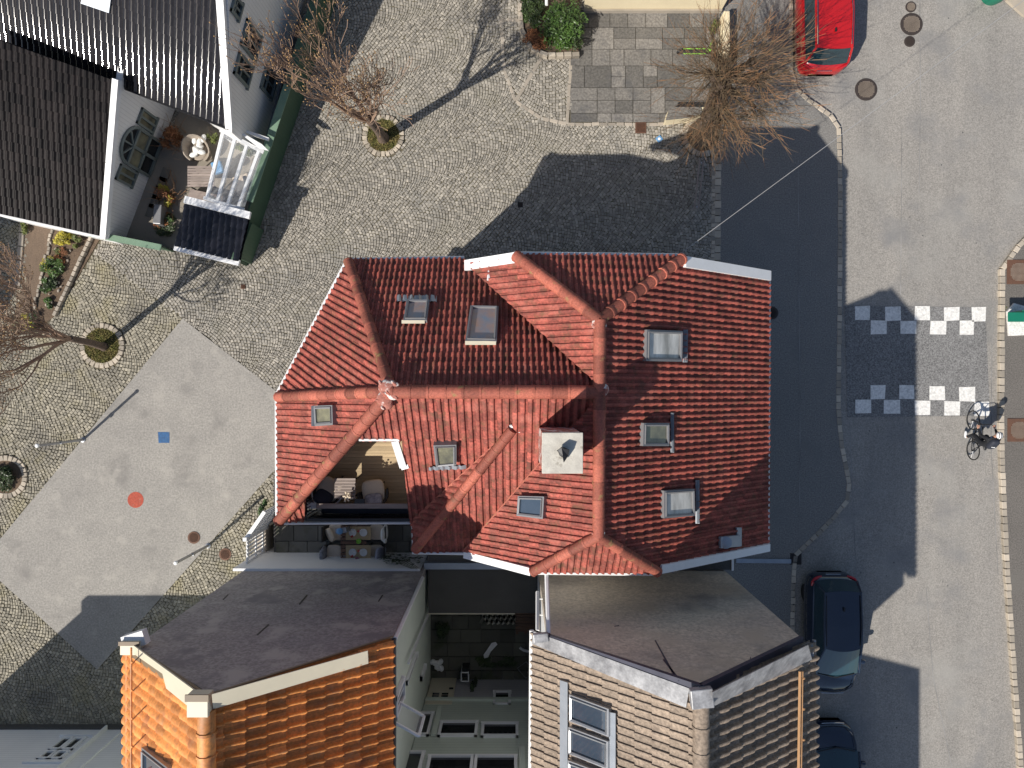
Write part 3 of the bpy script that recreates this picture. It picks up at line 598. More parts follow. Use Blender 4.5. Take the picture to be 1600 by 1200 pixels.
tl.build('trellis', wh, oh)
line(oh, [WX(668,905,-120) + V((.08,0,0)), WX(666,948,-120)+V((.08,0,0))], .05, M['creamtin'], 'downpipe')
mb = MB()
for x0,y0,x1,y1,w_ in ((348,936,356,928,1.1),(467,943,479,929,1.6),(591,939,597,929,1),(401,991,419,975,1.4)):
    mb.prism([WY(x,y,YO-.6) for x,y in ((x0,y0),(x1,y1),(x1+w_,y1+w_*.6),(x0+w_,y0+w_*.6))], (0,-.02,0))
mb.build('crack', M['plastic'], oh)
# ------------------------------------------------------------------ grey-roofed house (south-east)
gh = thing('grey_roofed_house', 'tall house with beige grey tile roof, lead flashing and brown gable wall', 'house', g(155, 380, 0))
YG = 242; gyy = -YG*G
ga = WY(1094,1071,YG); gl = WY(857,993,YG); gr = WY(1250,996,YG)
gW = Plane(ga, gl, ga + V((0,-1,0))); gE = Plane(ga, W(1250,996,10.15), ga + V((0,-1,0)))
GS = -622*G
house_body(gh, gl.x, gr.x, gyy, GS, gl.z, gr.z, ga.x, ga.z - .12, 0, M['whiteboard'], M['felt2'])
GP = dict(amp=.045, step=.045, mt=M['greytile'], parent=gh)
ys = 600 + 622 / (1 - 12.2/25) if False else 1275
tiles('roof_slope', [(832,986),(1094,1076),(1094,1812),(832,1605)], gW, .165, .40, seed=31, prof=FLATT, **GP)
tiles('roof_slope', [(1093,1076),(1272,1002),(1272,1612),(1093,1812)], gE, .215, .40, seed=32, prof=SUN, **{**GP,'amp':.085})
rr = ga + V((0,-.3,.05)); ridge(gh, V((rr.x, GS+.1, rr.z)), rr, .16, .46, M['greytile'], flare=1.12)
strip(gh, gW, [(835,986),(1078,1075),(1073,1105),(832,1005)], M['lead'], 'flashing', .09, .03)
MB().prism([gE.at(1112,1081,.36), gE.at(1262,1007,.36), gE.at(1268,1030,.12), gE.at(1113,1103,.12)], V((0,0,.03))).build('flashing', M['lead'], gh)
cp = MB(); yo = V((0,-.06,.07)); cp.beam(gl + yo, ga + yo, .22, .1); cp.beam(ga + yo, gr + yo, .22, .1); cp.build('coping', M['leaddark'], gh)
for (x, y, h, s) in ((1096,1090,ga.z+.15,(.42,.36,.16)),(1259,1016,gr.z+.12,(.28,.30,.2)),(845,996,gl.z+.15,(.34,.2,.12))):
    MB().box(W(x,y,h), s, .1).build('end_block', M['lead'], gh, bevel=.02)
for i, (y0, dx) in enumerate(((1085,0),(1136,-1),(1188,-2))):
    skylight(gh, [(889+dx,y0),(951+dx,y0+23),(951+dx,y0+67),(889+dx,y0+42)], gW, 'glassblue', border=.13, lift=.16, frame='steel')
strip(gh, gW, [(876,1062),(888,1066),(888,1262),(876,1262)], M['greyzinc'], 'apron', .07, .03)
strip(gh, gW, [(953,1112),(963,1114),(963,1262),(953,1262)], M['greyzinc'], 'apron', .07, .03)
line(gh, [gW.at(831,985,.02), gW.at(826,1600,.02)], .055, wh, 'gutter')
line(gh, [gE.at(1272,1000,.0), gE.at(1272,1608,.0)], .045, M['steel'], 'gutter')
mb = MB(); mb.tube([gE.at(1250,1049,.2), gE.at(1247,1262,.2)], .03, 6); mb.tube([gE.at(1254,1049,.2), gE.at(1251,1262,.2)], .018, 6)
for k in range(5): mb.beam(gE.at(1247,1062+k*48,.06), gE.at(1257,1060+k*48,.26), .03, .03)
mb.build('snow_rail', M['copper'], gh)
line(gh, [WX(854,895,35), WX(857,990,35)], .05, wh, 'corner_board')
# a chimney of this house stands beyond the lower edge of the photo and throws its shadow on the crossing
gc = MB().box((3.2, -7.45, 12.4), (.62,.62,2.4)).build('chimney', M['mortar'], gh) if False else None
line(gh, [W(840,925,7.6), W(840,986,8.6)], .05, wh, 'downpipe')
mb = MB(); [mb.beam(W(838,936+k*25,7.7+k*.35), W(848,936+k*25,7.7+k*.35), .03,.03) for k in range(2)]; mb.build('pipe_bracket', wh, gh)
mb = MB()
for x0,y0,x1,y1,w_ in ((1023,1000,1054,1058,3),(1036,1030,1060,1063,4),(960,978,966,977,1.5),(1172,1026,1172,1032,2)):
    mb.prism([WY(x,y,YG-.6) for x,y in ((x0,y0),(x1,y1),(x1+w_,y1),(x0+w_*.5,y0))], (0,-.02,0))
mb.build('crack', M['leaddark'], gh)
# low annex between the red house and the grey house
an = thing('low_annex', 'low flat link building between the red house and the grey house', 'annex', g(160,220,0))
MB().box(((30+284)/2*G, -(190+241)/2*G, 2.1), (254*G, 51*G, 4.2)).build('wall', M['whiteboard'], an)
MB().box(((30+284)/2*G, -(190+241)/2*G, 4.25), (257*G, 50*G, .08)).build('roof', M['yardfelt'], an)
line(an, [g(285,194,4.32), g(285,241,4.32)], .035, wh, 'edge_trim')
# next house down the street, below the photo's lower edge; its eave throws the lower shadow on the road
nh = thing('street_house', 'next house down the street below the photo edge casting the lowest road shadow', 'house', g(150,900,0))
mb = MB(); mb.prism([g(40,700,0), g(286,765,0), g(286,1100,0), g(40,1100,0)], (0,0,9.7)); mb.build('wall', M['whiteboard'], nh)
mb = MB(); mb.prism([g(34,694,9.7), g(292,760,9.7), g(292,1106,9.7), g(34,1106,9.7)], (0,0,.25)); mb.build('roof', M['greytile'], nh)
# ------------------------------------------------------------------ white house at the lower left
lw = thing('white_clad_house', 'white weatherboarded house at the lower left corner with a four pane window', 'house', g(-690, 650, 0))
YL = 535
MB().prism([g(-872,YL,0), g(-505,YL,0), g(-505,YL+190,0), g(-872,YL+190,0)], (0,0,6.1)).build('wall', M['whiteboard'], lw)
MB().prism([g(-884,YL-6,6.1), g(-497,YL-6,6.1), g(-497,YL+200,6.1), g(-884,YL+200,6.1)], (0,0,.3)).build('roof', M['greytile'], lw)
MB().beam(g(-872,YL-1,.12), g(-505,YL-1,.12), .12, .24).build('plinth', M['yardfelt'], lw)
for zz, hh in ((1.25,.72),(1.98,.42)):
    for xx in (-669,-651): wallwin(lw, g(xx,YL,zz), .32, hh, (0,1,0), bars=0)
MB().beam(g(-685,YL-1,.75), g(-635,YL-1,.75), .14, .06).build('window_sill', wh, lw)
MB().beam(g(-690,YL-1,2.4), g(-628,YL-1,2.4), .10, .14).build('window_head', wh, lw)
MB().beam(g(-627,YL-1,.25), g(-627,YL-1,6.1), .3, .06, up=(1,0,0)).build('corner_board', M['white'], lw)
MB().beam(g(-600,YL-1,.25), g(-600,YL-1,6.1), .08, .05, up=(1,0,0)).build('corner_board', M['white'], lw)
# house beyond the left edge whose shadow darkens the corner by the bare tree
wh_ = thing('west_house', 'house beyond the left edge of the photo shading the cobbles by the leftmost tree', 'house', g(-1080,-120,0))
MB().prism([g(-1200,-330,0), g(-945,-370,0), g(-975,20,0), g(-1045,150,0), g(-1200,150,0)], (0,0,5.6)).build('wall', M['whiteboard'], wh_)
MB().prism([g(-1206,-334,5.6), g(-940,-376,5.6), g(-970,24,5.6), g(-1042,156,5.6), g(-1206,156,5.6)], (0,0,.25)).build('roof', M['greytile'], wh_)
# ------------------------------------------------------------------ courtyard between the two gables
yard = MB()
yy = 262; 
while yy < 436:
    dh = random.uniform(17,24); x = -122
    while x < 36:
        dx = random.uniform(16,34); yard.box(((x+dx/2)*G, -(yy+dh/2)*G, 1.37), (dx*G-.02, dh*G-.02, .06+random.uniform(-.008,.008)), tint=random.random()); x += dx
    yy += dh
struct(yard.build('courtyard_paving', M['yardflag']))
struct(MB().prism([g(-124,200,0), g(38,200,0), g(38,440,0), g(-124,440,0)], (0,0,1.34)).build('courtyard_ground', M['yardfelt']))
fr = thing('flat_roof_shed', 'low flat black felt roof at the end of the dark courtyard', 'shed', g(-40,270,1.4))
MB().prism([g(-108,226,1.4), g(32,226,1.4), g(32,303,1.4), g(-108,303,1.4)], (0,0,1.5)).build('wall', M['whiteboard'], fr)
MB().prism([g(-115,222,2.9), g(36,222,2.9), g(36,315,2.9), g(-115,315,2.9)], (0,0,.1)).build('roof', M['yardfelt'], fr)
line(fr, [g(-117,316,2.98), g(4,316,2.98)], .025, M['creamtin'], 'gutter')
pw = thing('parapet_wall', 'grey capped low parapet under the red eave beside the white patio wall', 'wall', g(-60,222,1.4))
MB().beam(g(-120,249,3.0), g(36,249,3.0), .2, .3).build('parapet', M['greyzinc'], pw)
MB().prism([WY(x,y,249) + V((0,.02,0)) for x, y in ((690,866),(846,866),(846,884),(690,884))], (0,-.02,0)).build('panel', M['creamtin'], pw)
MB().box(WY(681,876,249), (.18,.2,.5)).build('post', wh, pw)
# pale green back house with door and windows
bh = thing('pale_green_house', 'pale green weatherboarded house closing the far end of the dark courtyard', 'house', g(-45,440,1.4))
YB = 436; yb = -YB*G
MB().prism([V((-119*G,yb,1.3)), V((36*G,yb,1.3)), V((36*G,yb,3.05)), V((-119*G,yb,3.05))], (0,-4,0)).build('lower_wall', M['lowercl'], bh)
MB().prism([V((-119*G,yb+.04,3.05)), V((36*G,yb+.04,3.05)), V((36*G,yb+.04,8.2)), V((-119*G,yb+.04,8.2))], (0,-4,0)).build('wall', M['greencl'], bh)
MB().beam(V((-119*G,yb+.06,3.02)), V((36*G,yb+.06,3.02)), .1, .14).build('band_board', M['greenwall'], bh)
dr = MB().box((-100*G, yb+.03, 2.36), (.86,.06,1.9)).build('door', M['creamtin'], bh)
mb = MB()
for i in range(2):
    for j in range(3): mb.box((-100*G-.15+.3*i, yb+.065, 2.62+.17*j), (.22,.012,.12))
mb.build('pane', M['glassdark'], dr); MB().box((-100*G+.32, yb+.09, 2.28), (.14,.05,.04)).build('handle', M['darkmetal'], dr)
def bwin(x0, y0, x1, y1, panes=1, off=.05):
    a, b = WY(x0,y0,YB), WY(x1,y1,YB); c = (a+b)/2; c.y = yb + off
    return wallwin(bh, c, abs(a.x-b.x), abs(a.z-b.z), (0,1,0), bars=panes-1)
bwin(773,1083,796,1102, off=.02); bwin(690,1132,743,1153); bwin(755,1134,808,1154); bwin(649,1118,668,1152)
bwin(672,1186,734,1225); bwin(744,1186,806,1225); bwin(628,1180,652,1220)
for x0, y0, y1 in ((683,1108,1153),(829,1108,1154),(816,1172,1222)):
    a, b = WY(x0,y0,YB), WY(x0,y1,YB); a.x = b.x = (a.x+b.x)/2; a.y = b.y = yb + .08
    MB().beam(a, b, .16, .05, up=(0,1,0)).build('corner_board', M['greenwall'], bh)
# courtyard bits
mat_ = MB()
for k in range(14): mat_.box(W(755+k*3.9, 966+(k%2)*1.2, 1.46), (.10,.40,.03), .5 if k % 2 else -.5, tint=k%2)
M['chev'] = mat('chevron_mat', (.42,.40,.34), (.2,.19,.16), rough=.9, tint=.5)
tag(mat_.build('doormat', M['chev']), 'pale chevron patterned mat on the dark courtyard paving', 'mat')
t = thing('pallet_stack', 'dark slatted pallet leaning by the pipe at the courtyard edge', 'pallet', W(822,966,1.4))
mb = MB(); [mb.box(W(822, 948+k*4.6, 1.85), (.72,.085,.05), tint=random.random()) for k in range(9)]; mb.build('slats', M['wood'], t)
mb = MB(); [mb.box(W(808+k*13, 966, 1.6), (.08,.95,.4)) for k in range(3)]; mb.build('bearers', M['wood'], t)
mb = MB(); mb.loft([[V((x,y,z_)) for x,y,z_ in ring] for ring in ([tuple(W(772,1007,1.55)+V((dx,dy,0))) for dx,dy in ((-.09,.05),(.05,.09),(.12,0),(0,-.08))],[tuple(W(764,1016,1.55)+V((dx,dy,.06))) for dx,dy in ((-.07,.03),(.02,.07),(.07,-.02),(-.01,-.06))],[tuple(W(759,1025,1.5)+V((dx,dy,0))) for dx,dy in ((-.08,.04),(.05,.06),(.08,-.05),(-.05,-.08))])])
tag(mb.build('watering_can', M['white'], smooth=True), 'white plastic spout piece lying in the middle of the courtyard', 'garden item')
mb = MB(); c_ = W(683,1040,1.5); 
for k in range(8): mb.ell(c_ + V((random.gauss(0,.1), random.gauss(0,.09), random.random()*.1)), (.12,.09,.09), 7, 5, rz=random.random()*6, tilt=random.random())
tag(mb.build('rubble_bag', M['white']), 'crumpled white bag against the green house corner in the courtyard', 'bag')
t = thing('garden_lantern', 'small white framed glass lantern standing by the courtyard door', 'lantern', W(728,1047,1.4))
MB().box(W(728,1047,1.65), (.24,.3,.5)).build('glass_box', M['glassdark'], t)
mb = MB(); c_ = W(728,1047,1.4)
for a in (-.12,.12):
    for b in (-.15,.15): mb.beam(c_+V((a,b,0)), c_+V((a,b,.55)), .03,.03, up=(1,0,0))
    mb.beam(c_+V((a,-.15,.55)), c_+V((a,.15,.55)), .03,.03)
for b in (-.15,.15): mb.beam(c_+V((-.12,b,.55)), c_+V((.12,b,.55)), .03,.03)
mb.build('frame', M['white'], t)
def leaves(c, r, n, size, mt, name, parent=None, squash=.7, up=.4, seed=None):
    mb = MB(); k = 0; clumps = []
    for _ in range(max(4, n//70)):
        a = random.random()*6.283; q = .74*math.sqrt(random.random()); clumps.append((V((math.cos(a)*q*r[0], math.sin(a)*q*r[1], random.uniform(.35,.85)*r[2]*(1-.55*q*q))), random.uniform(.24,.38), random.random()))
    for _ in range(n):
        cc, cr, ct = random.choice(clumps); d = V((random.gauss(0,1), random.gauss(0,1), random.gauss(0,.8))).normalized() * random.random()**.5
        p = V(c) + cc + V((d.x*r[0]*cr, d.y*r[1]*cr, d.z*r[2]*cr)); p.z = max(p.z, c[2]+.01)
        a = random.random()*6.28; s = size*random.uniform(.6,1.4); ax = V((math.cos(a), math.sin(a), random.uniform(-up,up))).normalized(); b_ = ax.cross(V((random.gauss(0,.5),random.gauss(0,.5),1))).normalized()
        mb.poly([p - ax*s, p + b_*s*.5*squash, p + ax*s, p - b_*s*.5*squash], min(1,max(0,ct*.7+random.random()*.4-.05)))
    return mb.build(name, mt, parent)
tag(leaves(W(742,1066,1.4), (.12,.4,1.1), 500, .06, M['leafdark'], 'climbing_plant'), 'dark narrow climbing plant beside the white courtyard door', 'plant')
tag(leaves(W(690,985,1.4), (.3,.5,.35), 500, .06, M['leafdark'], 'weed_patch'), 'green weeds along the foot of the pale green wall', 'plant')
tag(leaves(W(775,1032,1.4), (.8,.35,.12), 500, .05, M['leafdark'], 'moss_patch'), 'moss and weeds between the courtyard slabs in front of the door', 'plant')
t = thing('folding_frame', 'thin square metal frame leaning at the right courtyard edge', 'frame', W(820,1045,1.4)); c_ = W(822,1044,1.7)
mb = MB(); mb.tube([c_+V(p) for p in ((-.3,.0,0),(0,.3,.2),(.3,0,.2),(0,-.35,0))], .015, 5, closed=True); mb.build('frame_tube', M['steel'], t)
tag(MB().tube([W(812,1012,1.5), W(818,1016,1.55), W(826,1018,1.6), W(834,1019,1.6)], .045, 8).build('drain_pipe', M['white'], smooth=True), 'bent white drain pipe end at the right courtyard edge', 'pipe')
# ------------------------------------------------------------------ patio of the red house
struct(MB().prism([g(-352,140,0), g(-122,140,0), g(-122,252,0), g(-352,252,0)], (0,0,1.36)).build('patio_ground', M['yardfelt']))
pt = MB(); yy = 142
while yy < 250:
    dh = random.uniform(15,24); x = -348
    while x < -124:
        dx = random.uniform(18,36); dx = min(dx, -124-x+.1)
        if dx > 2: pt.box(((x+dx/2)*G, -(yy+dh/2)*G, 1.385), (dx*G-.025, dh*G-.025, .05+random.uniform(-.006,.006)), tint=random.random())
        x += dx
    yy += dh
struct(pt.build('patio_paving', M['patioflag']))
tag(MB().prism([g(-376,252,.2), g(-124,252,.2), g(-124,252,3.45), g(-376,252,3.45)], (0,.08,0)).build('patio_wall', M['whiteboard']), 'white painted boundary wall between the patio and the dark gable', 'wall')
mb = MB()
for k in range(60):
    p = WY(random.uniform(598,655), random.gauss(879,4), 250) + V((0,.1,0))
    a = random.random()*6.28
    for j in range(5):
        q = p + V((random.gauss(0,.06), .02, random.gauss(0,.05))); s = .05
        mb.poly([q+V((-s,.01,0)), q+V((0,.03,s*.6)), q+V((s,.01,0)), q+V((0,.02,-s*.6))], random.random())
for k in range(5): mb.tube([WY(655-k*3,893,250)+V((0,.09,0)), WY(640-k*6,882,250)+V((0,.1,0)), WY(600+k*8,876+k,250)+V((0,.09,0))], .01, 4)
tag(mb.build('climbing_vine', M['leafdark']), 'dark climbing vine on the white patio wall', 'vine')
# gate and picket fence
gt = thing('picket_gate', 'white picket gate closing the west end of the patio', 'gate', g(-366,218,1.2))
def pickets(p0, p1, z0, z1, n, w=.06):
    mb = MB()
    for k in range(n + 1):
        p = V(p0).lerp(V(p1), k/n); mb.beam(V((p.x,p.y,z0)), V((p.x,p.y,z1)), .03, w, up=(p1-p0).normalized())
    for zz in (z0 + .2, (z0+z1)/2, z1 - .1): mb.beam(V((p0.x,p0.y,zz)), V((p1.x,p1.y,zz)), .04, .09)
    return mb
pickets(g(-366,214,0), g(-366,252,0), 1.3, 2.95, 7).build('pickets', wh, gt)
for y in (213,253): MB().box(g(-366,y,2.1), (.12,.12,2.0)).build('post', wh, gt)
pf = thing('picket_fence', 'white picket fence with planter slanting from the red house to the gate', 'fence', g(-350,190,0))
pickets(g(-341,176,0), g(-366,212,0), .9, 2.9, 9).build('pickets', wh, pf)
MB().beam(g(-341,176,2.94), g(-366,212,2.94), .12, .05).build('top_rail', wh, pf)
st = thing('patio_steps', 'stone steps leading from the cobbles up to the white picket gate', 'steps', g(-380,232,0))
for k in range(4): MB().box(((-392+k*7)*G, -232*G, .17*(k+1)), (.34, .9, .34*(k+1)), tint=random.random()).build('step', M['stone'], st)
tag(leaves(W(414,797,.6), (.16,.5,.6), 420, .06, M['leaf'], 'planter_shrub'), 'narrow green plant outside the white picket fence', 'plant')
# dining set on the patio
dt_o = W(560, 846, 1.42)
dt = slat_table(dt_o, .86, 1.42, .73, 11, 'wood', 'brown slatted dining table laid for four on the patio', name='dining_table')
zt_ = 1.42 + .745
for i, yy in enumerate((833, 862)):
    pm = MB().box(V((W(560,yy,zt_).x, W(560,yy,zt_).y, zt_+.004)), (.84,.44,.008)).build('placemat', M['placemat'])
    tag(pm, ('straw table runner nearer the house on the patio table', 'straw table runner nearer the white wall on the patio table')[i], 'placemat', 'runners on the patio table')
    for j, xx in enumerate((551, 568)):
        o = W(xx, yy + (1 if i else -1), zt_ + .012); side = ('left', 'right')[j]; row = ('house', 'wall')[i]
        pl_ = MB().lathe(o, [(.02,0),(.09,.0),(.125,.014),(.13,.016),(.085,.008),(.0,.006)], 20).build('plate', M['china'], smooth=True)
        tag(pl_, f'white plate at the {side} place setting nearer the {row} on the patio table', 'plate', 'plates on the patio table')
        gl_ = MB().lathe(o + V((.10*(1 if j else -1)*-.8,.09,0)), [(.03,0),(.008,.01),(.008,.08),(.035,.1),(.04,.17),(.036,.17)], 12).build('wine_glass', M['poly'], smooth=True)
        tag(gl_, f'clear wine glass at the {side} place setting nearer the {row} on the patio table', 'glass', 'glasses on the patio table')
        nk = MB().box(o + V((-.02 if j == 0 else -.16, -.13 if j == 0 else .05, .012)), (.09,.07,.02), .5).build('napkin', M['redcloth'], bevel=.008)
        tag(nk, f'red napkin at the {side} place setting nearer the {row} on the patio table', 'napkin', 'napkins on the patio table')
cb = MB().lathe(W(561,845,zt_), [(.04,0),(.08,.03),(.085,.08),(.075,.08),(.06,.03),(0,.025)], 16).build('candle_bowl', M['limegreen'], smooth=True); tag(cb, 'small yellow green bowl in the centre of the patio table', 'bowl')
fp = thing('flower_pot', 'pot of dark pink flowers at the wall end of the patio table', 'flowerpot', W(557,875,1.42))
MB().lathe(W(557,875,2.0), [(.08,0),(.12,.2),(.11,.2)], 14).build('pot', M['china'], fp, smooth=True)
M['pink'] = mat('pink_petal', (.42,.20,.26), (.15,.05,.07), rough=.8, tint=.4)
leaves(W(557,875,2.18), (.16,.15,.16), 160, .04, M['pink'], 'blossoms', fp)
def patio_chair(px, py, facing, label, back=None):
    o = W(px, py, 1.42); t = thing('dining_chair', label, 'chair', o, 'chairs round the patio table'); m_ = Matrix.Rotation(facing, 3, 'Z')
    q = lambda x, y, z: o + m_ @ V((x, y, z)); mb = MB()
    mb.prism([q(-.25,-.25,.36), q(.25,-.25,.36), q(.25,.25,.36), q(-.25,.25,.36)], (0,0,.05)); mb.build('seat', M['wicker'], t)
    mb = MB(); mb.ell(q(0,.02,.45), (.26,.25,.065), 20, 8, rz=facing, pw=.45); mb.build('seat_cushion', M['beige'], t, smooth=True)
    mb = MB(); mb.loft([[q(-.26,-.24,.4), q(.26,-.24,.4), q(.26,-.29,.4), q(-.26,-.29,.4)], [q(-.25,-.32,.88), q(.25,-.32,.88), q(.25,-.36,.88), q(-.25,-.36,.88)]]); mb.build('backrest', M['wicker'], t)
    for a, b in ((-.22,-.22),(.22,-.22),(.22,.22),(-.22,.22)): MB().beam(q(a,b,0), q(a,b,.37), .04, .04, up=(1,0,0)).build('leg', M['wicker'], t)
    return q
q = patio_chair(529, 827, R(-90), 'patio dining chair at the house side left of the table with a tilted cream cushion')
mb = MB(); mb.ell(q(.05,-.12,.66), (.24,.08,.24), 16, 10, rz=R(-60), pw=.55, tilt=R(-35)); tag(mb.build('cushion', M['creamc'], smooth=True), 'cream cushion tilted on the upper left patio chair', 'cushion')
q = patio_chair(527, 858, R(-90), 'patio dining chair nearest the white wall left of the table with a grey fur throw')
mb = MB(); mb.ell(q(0,-.3,.66), (.26,.10,.30), 18, 12, rz=R(-90), pw=.8); tag(mb.build('fur_throw', M['fur'], smooth=True), 'grey fur throw hanging over the back of the lower left patio chair', 'throw')
q = patio_chair(594, 827, R(90), 'patio dining chair right of the table draped with a white sheepskin')
mb = MB(); mb.ell(q(0,-.28,.72), (.25,.08,.26), 18, 12, rz=R(90), pw=.8, tilt=R(-10)); mb.ell(q(-.2,-.33,.85), (.09,.06,.12), 10, 8, rz=R(90)); mb.ell(q(.2,-.3,.62), (.1,.07,.14), 10, 8, rz=R(90)); tag(mb.build('sheepskin', M['sheep'], smooth=True), 'white sheepskin over the upper right patio chair', 'sheepskin')
q = patio_chair(592, 858, R(90), 'patio dining chair nearest the white wall right of the table with a pale grey cushion')
mb = MB(); mb.ell(q(.0,-.18,.64), (.23,.07,.23), 16, 10, rz=R(82), pw=.5, tilt=R(-30)); tag(mb.build('cushion', M['greyfab'], smooth=True), 'pale grey cushion on the lower right patio chair', 'cushion')
t = thing('patio_heater', 'grey boxy patio heater with a pale blue top beside the dining table', 'heater', W(541,835,1.42))
MB().loft([[W(x,y,1.5) for x,y in ((541,826),(556,818),(560,824),(546,833))], [W(x,y,2.6) for x,y in ((523,826),(540,824),(542,832),(524,834))]]).build('housing', M['steel'], t)
MB().lathe(W(531,830,2.6), [(.10,0),(.11,.03),(.08,.05),(.03,.06)], 14).build('lid', M['lightblue'], t, smooth=True)
# ------------------------------------------------------------------ dark-roofed house (north-west)
bk = thing('dark_roofed_house', 'white house with glossy black tile roofs and an arched double door onto a garden', 'house', W(250, 150, 0))
b1 = Plane(W(357,198,2.95), W(345,0,5.03), W(180,129,2.97))
eave_d = W(180,129,3.0) - W(357,198,2.95)
b2 = Plane(W(160,368,1.65), W(180,125,3.6), W(0,333,1.65))
BP = dict(parent=bk)
tiles('roof_slope', [(357,198),(180,131),(-40,47),(-40,-70),(340,-70)], b1, .21, .30, .03, .03, M['blacktile'], seed=41, jit=.004, orig=(357,198), **BP)
tiles('roof_slope', [(180,131),(-40,90),(-40,47)], b1, .21, .30, .03, .03, M['blacktile'], seed=43, jit=.004, orig=(357,198), **BP)
tiles('roof_slope', [(180,126),(160,368),(-30,326),(-30,52)], b2, .20, .31, .05, .045, M['browntile'], seed=42, prof=ROLL, **BP)
def edge(a, b, w, h, name='verge_board', off=(0,0,0), mt=None): return MB().beam(V(a)+V(off), V(b)+V(off), w, h).build(name, mt or wh, bk)
edge(b1.at(359,201,.02), b1.at(340,-70,.02), .22, .16); edge(b2.at(183,124,.0), b2.at(163,372,.0), .2, .2)
line(bk, [b1.at(357,201,-.03), b1.at(180,132,-.03)], .05, M['darkmetal'], 'gutter'); line(bk, [b2.at(160,371,-.02), b2.at(-30,329,-.02)], .05, wh, 'gutter')
MB().prism([b1.at(x,y,.05) for x,y in ((140,-40),(180,-40),(172,20),(128,5))], b1.n*.06).build('roof_hatch', M['greyzinc'], bk)
# gable wall east (upper) : base line foot points on the ground
wb0 = V(((420-800)*G, (600-214)*G, 0)); wbd = V((47*G, 179*G, 0)).normalized()
nrm1 = V((wbd.y, -wbd.x, 0))
def on1(px, py):                             # photo pixel onto the gable wall plane
    d = V(((px-800)/F, -(py-600)/F, -1)); o = V((0,0,H)); t = (wb0 - o).dot(nrm1)/d.dot(nrm1); return o + d*t
cA = on1(360,205); f0 = V((cA.x, cA.y, 0)); f1 = f0 + wbd*9.5
top0 = cA.z - .05; topn = lambda p: b1.p.z - ((p - b1.p).xy.dot(b1.n.xy))/b1.n.z - .12
T0 = V((f0.x, f0.y, topn(f0))); T1 = V((f1.x, f1.y, topn(f1)))
inw = -nrm1
MB().prism([f0, f1, T1, T0], inw*.2).build('wall', M['whiteboardv'], bk)
MB().beam(f0 + V((0,0,.12)) + nrm1*.03, f1 + V((0,0,.12)) + nrm1*.03, .08, .24).build('plinth', M['greyframe'], bk)
def win1(px0, py0, px1, py1, rows=2):
    a, b = on1(px0,py0), on1(px1,py1); c = (a+b)/2; w = abs((a-b).dot(wbd)); h = abs(a.z-b.z)
    s = wbd; n = nrm1; mb = MB(); t = .09
    for dx,dz,ww,hh in ((-w/2,0,t,h+t),(w/2,0,t,h+t),(0,h/2,w+t,t),(0,-h/2,w+t*2,t)): mb.beam(c+s*(dx-ww/2)+V((0,0,dz))+n*.03, c+s*(dx+ww/2)+V((0,0,dz))+n*.03, .1 + (.012 if ww > t*1.01 else 0), hh)
    mb.beam(c+V((0,0,-h/2))+n*.02, c+V((0,0,h/2))+n*.02, .07, .06, up=s); mb.beam(c-s*w/2+n*.02+V((0,0,h*.14)), c+s*w/2+n*.02+V((0,0,h*.14)), .07, .05)
    f = mb.build('window', M['greenframe'], bk)
    MB().poly([c+s*i*w/2+V((0,0,j*h/2))+n*.012 for i,j in ((-1,-1),(1,-1),(1,1),(-1,1))]).build('pane', M['glassdark'], f)
win1(385,31,397,95); win1(373,82,385,136); win1(415,101,422,154); win1(366,-7,371,30)
# lower wall facing the garden
wc0 = V(((201-800)*G, (600-362)*G, 0)); wcd = V((63*G,166*G,0)).normalized(); nrm2 = V((wcd.y,-wcd.x,0))
def on2(px, py):
    d = V(((px-800)/F, -(py-600)/F, -1)); o = V((0,0,H)); t = (wc0 - o).dot(nrm2)/d.dot(nrm2); return o + d*t
e0 = on2(164,372); q0 = V((e0.x,e0.y,0)); q1 = q0 + wcd*5.6
top2 = lambda p: b2.p.z - ((p - b2.p).xy.dot(b2.n.xy))/b2.n.z - .1
MB().prism([q0, q1, V((q1.x,q1.y,min(3.4,top2(q1)))), V((q0.x,q0.y,top2(q0)))], -nrm2*.2).build('wall', M['whiteboardv'], bk)
mb = MB(); r0 = q0 - nrm2*.05
mb.prism([V((q0.x,q0.y,0)), V((q0.x,q0.y,top2(q0)-.05))] + [b2.at(-30,328,-.2), V((b2.at(-30,328).x, b2.at(-30,328).y, 0))], V((0,.15,0))); mb.build('wall', M['whiteboard'], bk)
MB().prism([T0, V((q1.x,q1.y,3.0)), V((q1.x,q1.y,0)), f0], (0,.15,0)).build('wall', M['whiteboard'], bk)
# arched double door with side windows
dc = (on2(241,287) + on2(263,225))/2; dc.z = 0; dcen = V((dc.x,dc.y,0)); n = nrm2; s = wcd
fr = MB(); wd, hd = 1.28, 1.55
for dx in (-wd/2, 0, wd/2): fr.beam(dcen+s*dx+n*.04+V((0,0,.1)), dcen+s*dx+n*.04+V((0,0,hd)), .1, .1, up=s)
for zz in (.12, .85, hd): fr.beam(dcen-s*wd/2+n*.04+V((0,0,zz)), dcen+s*wd/2+n*.04+V((0,0,zz)), .1, .1)
arc = [dcen+n*.04+s*(wd/2*math.cos(a))+V((0,0,hd+wd/2*.95*math.sin(a))) for a in [math.pi*k/14 for k in range(15)]]
fr.tube(arc, .06, 6)
for a in (45,90,135): fr.beam(dcen+n*.04+V((0,0,hd)), dcen+n*.04+s*(wd/2*math.cos(R(a)))+V((0,0,hd+wd/2*.95*math.sin(R(a)))), .05,.05)
d_ = fr.build('double_door', M['greenframe'], bk)
MB().poly([dcen+n*.02-s*wd/2+V((0,0,.1)), dcen+n*.02+s*wd/2+V((0,0,.1))] + [p - n*.02 for p in arc]).build('pane', M['glassdark'], d_)
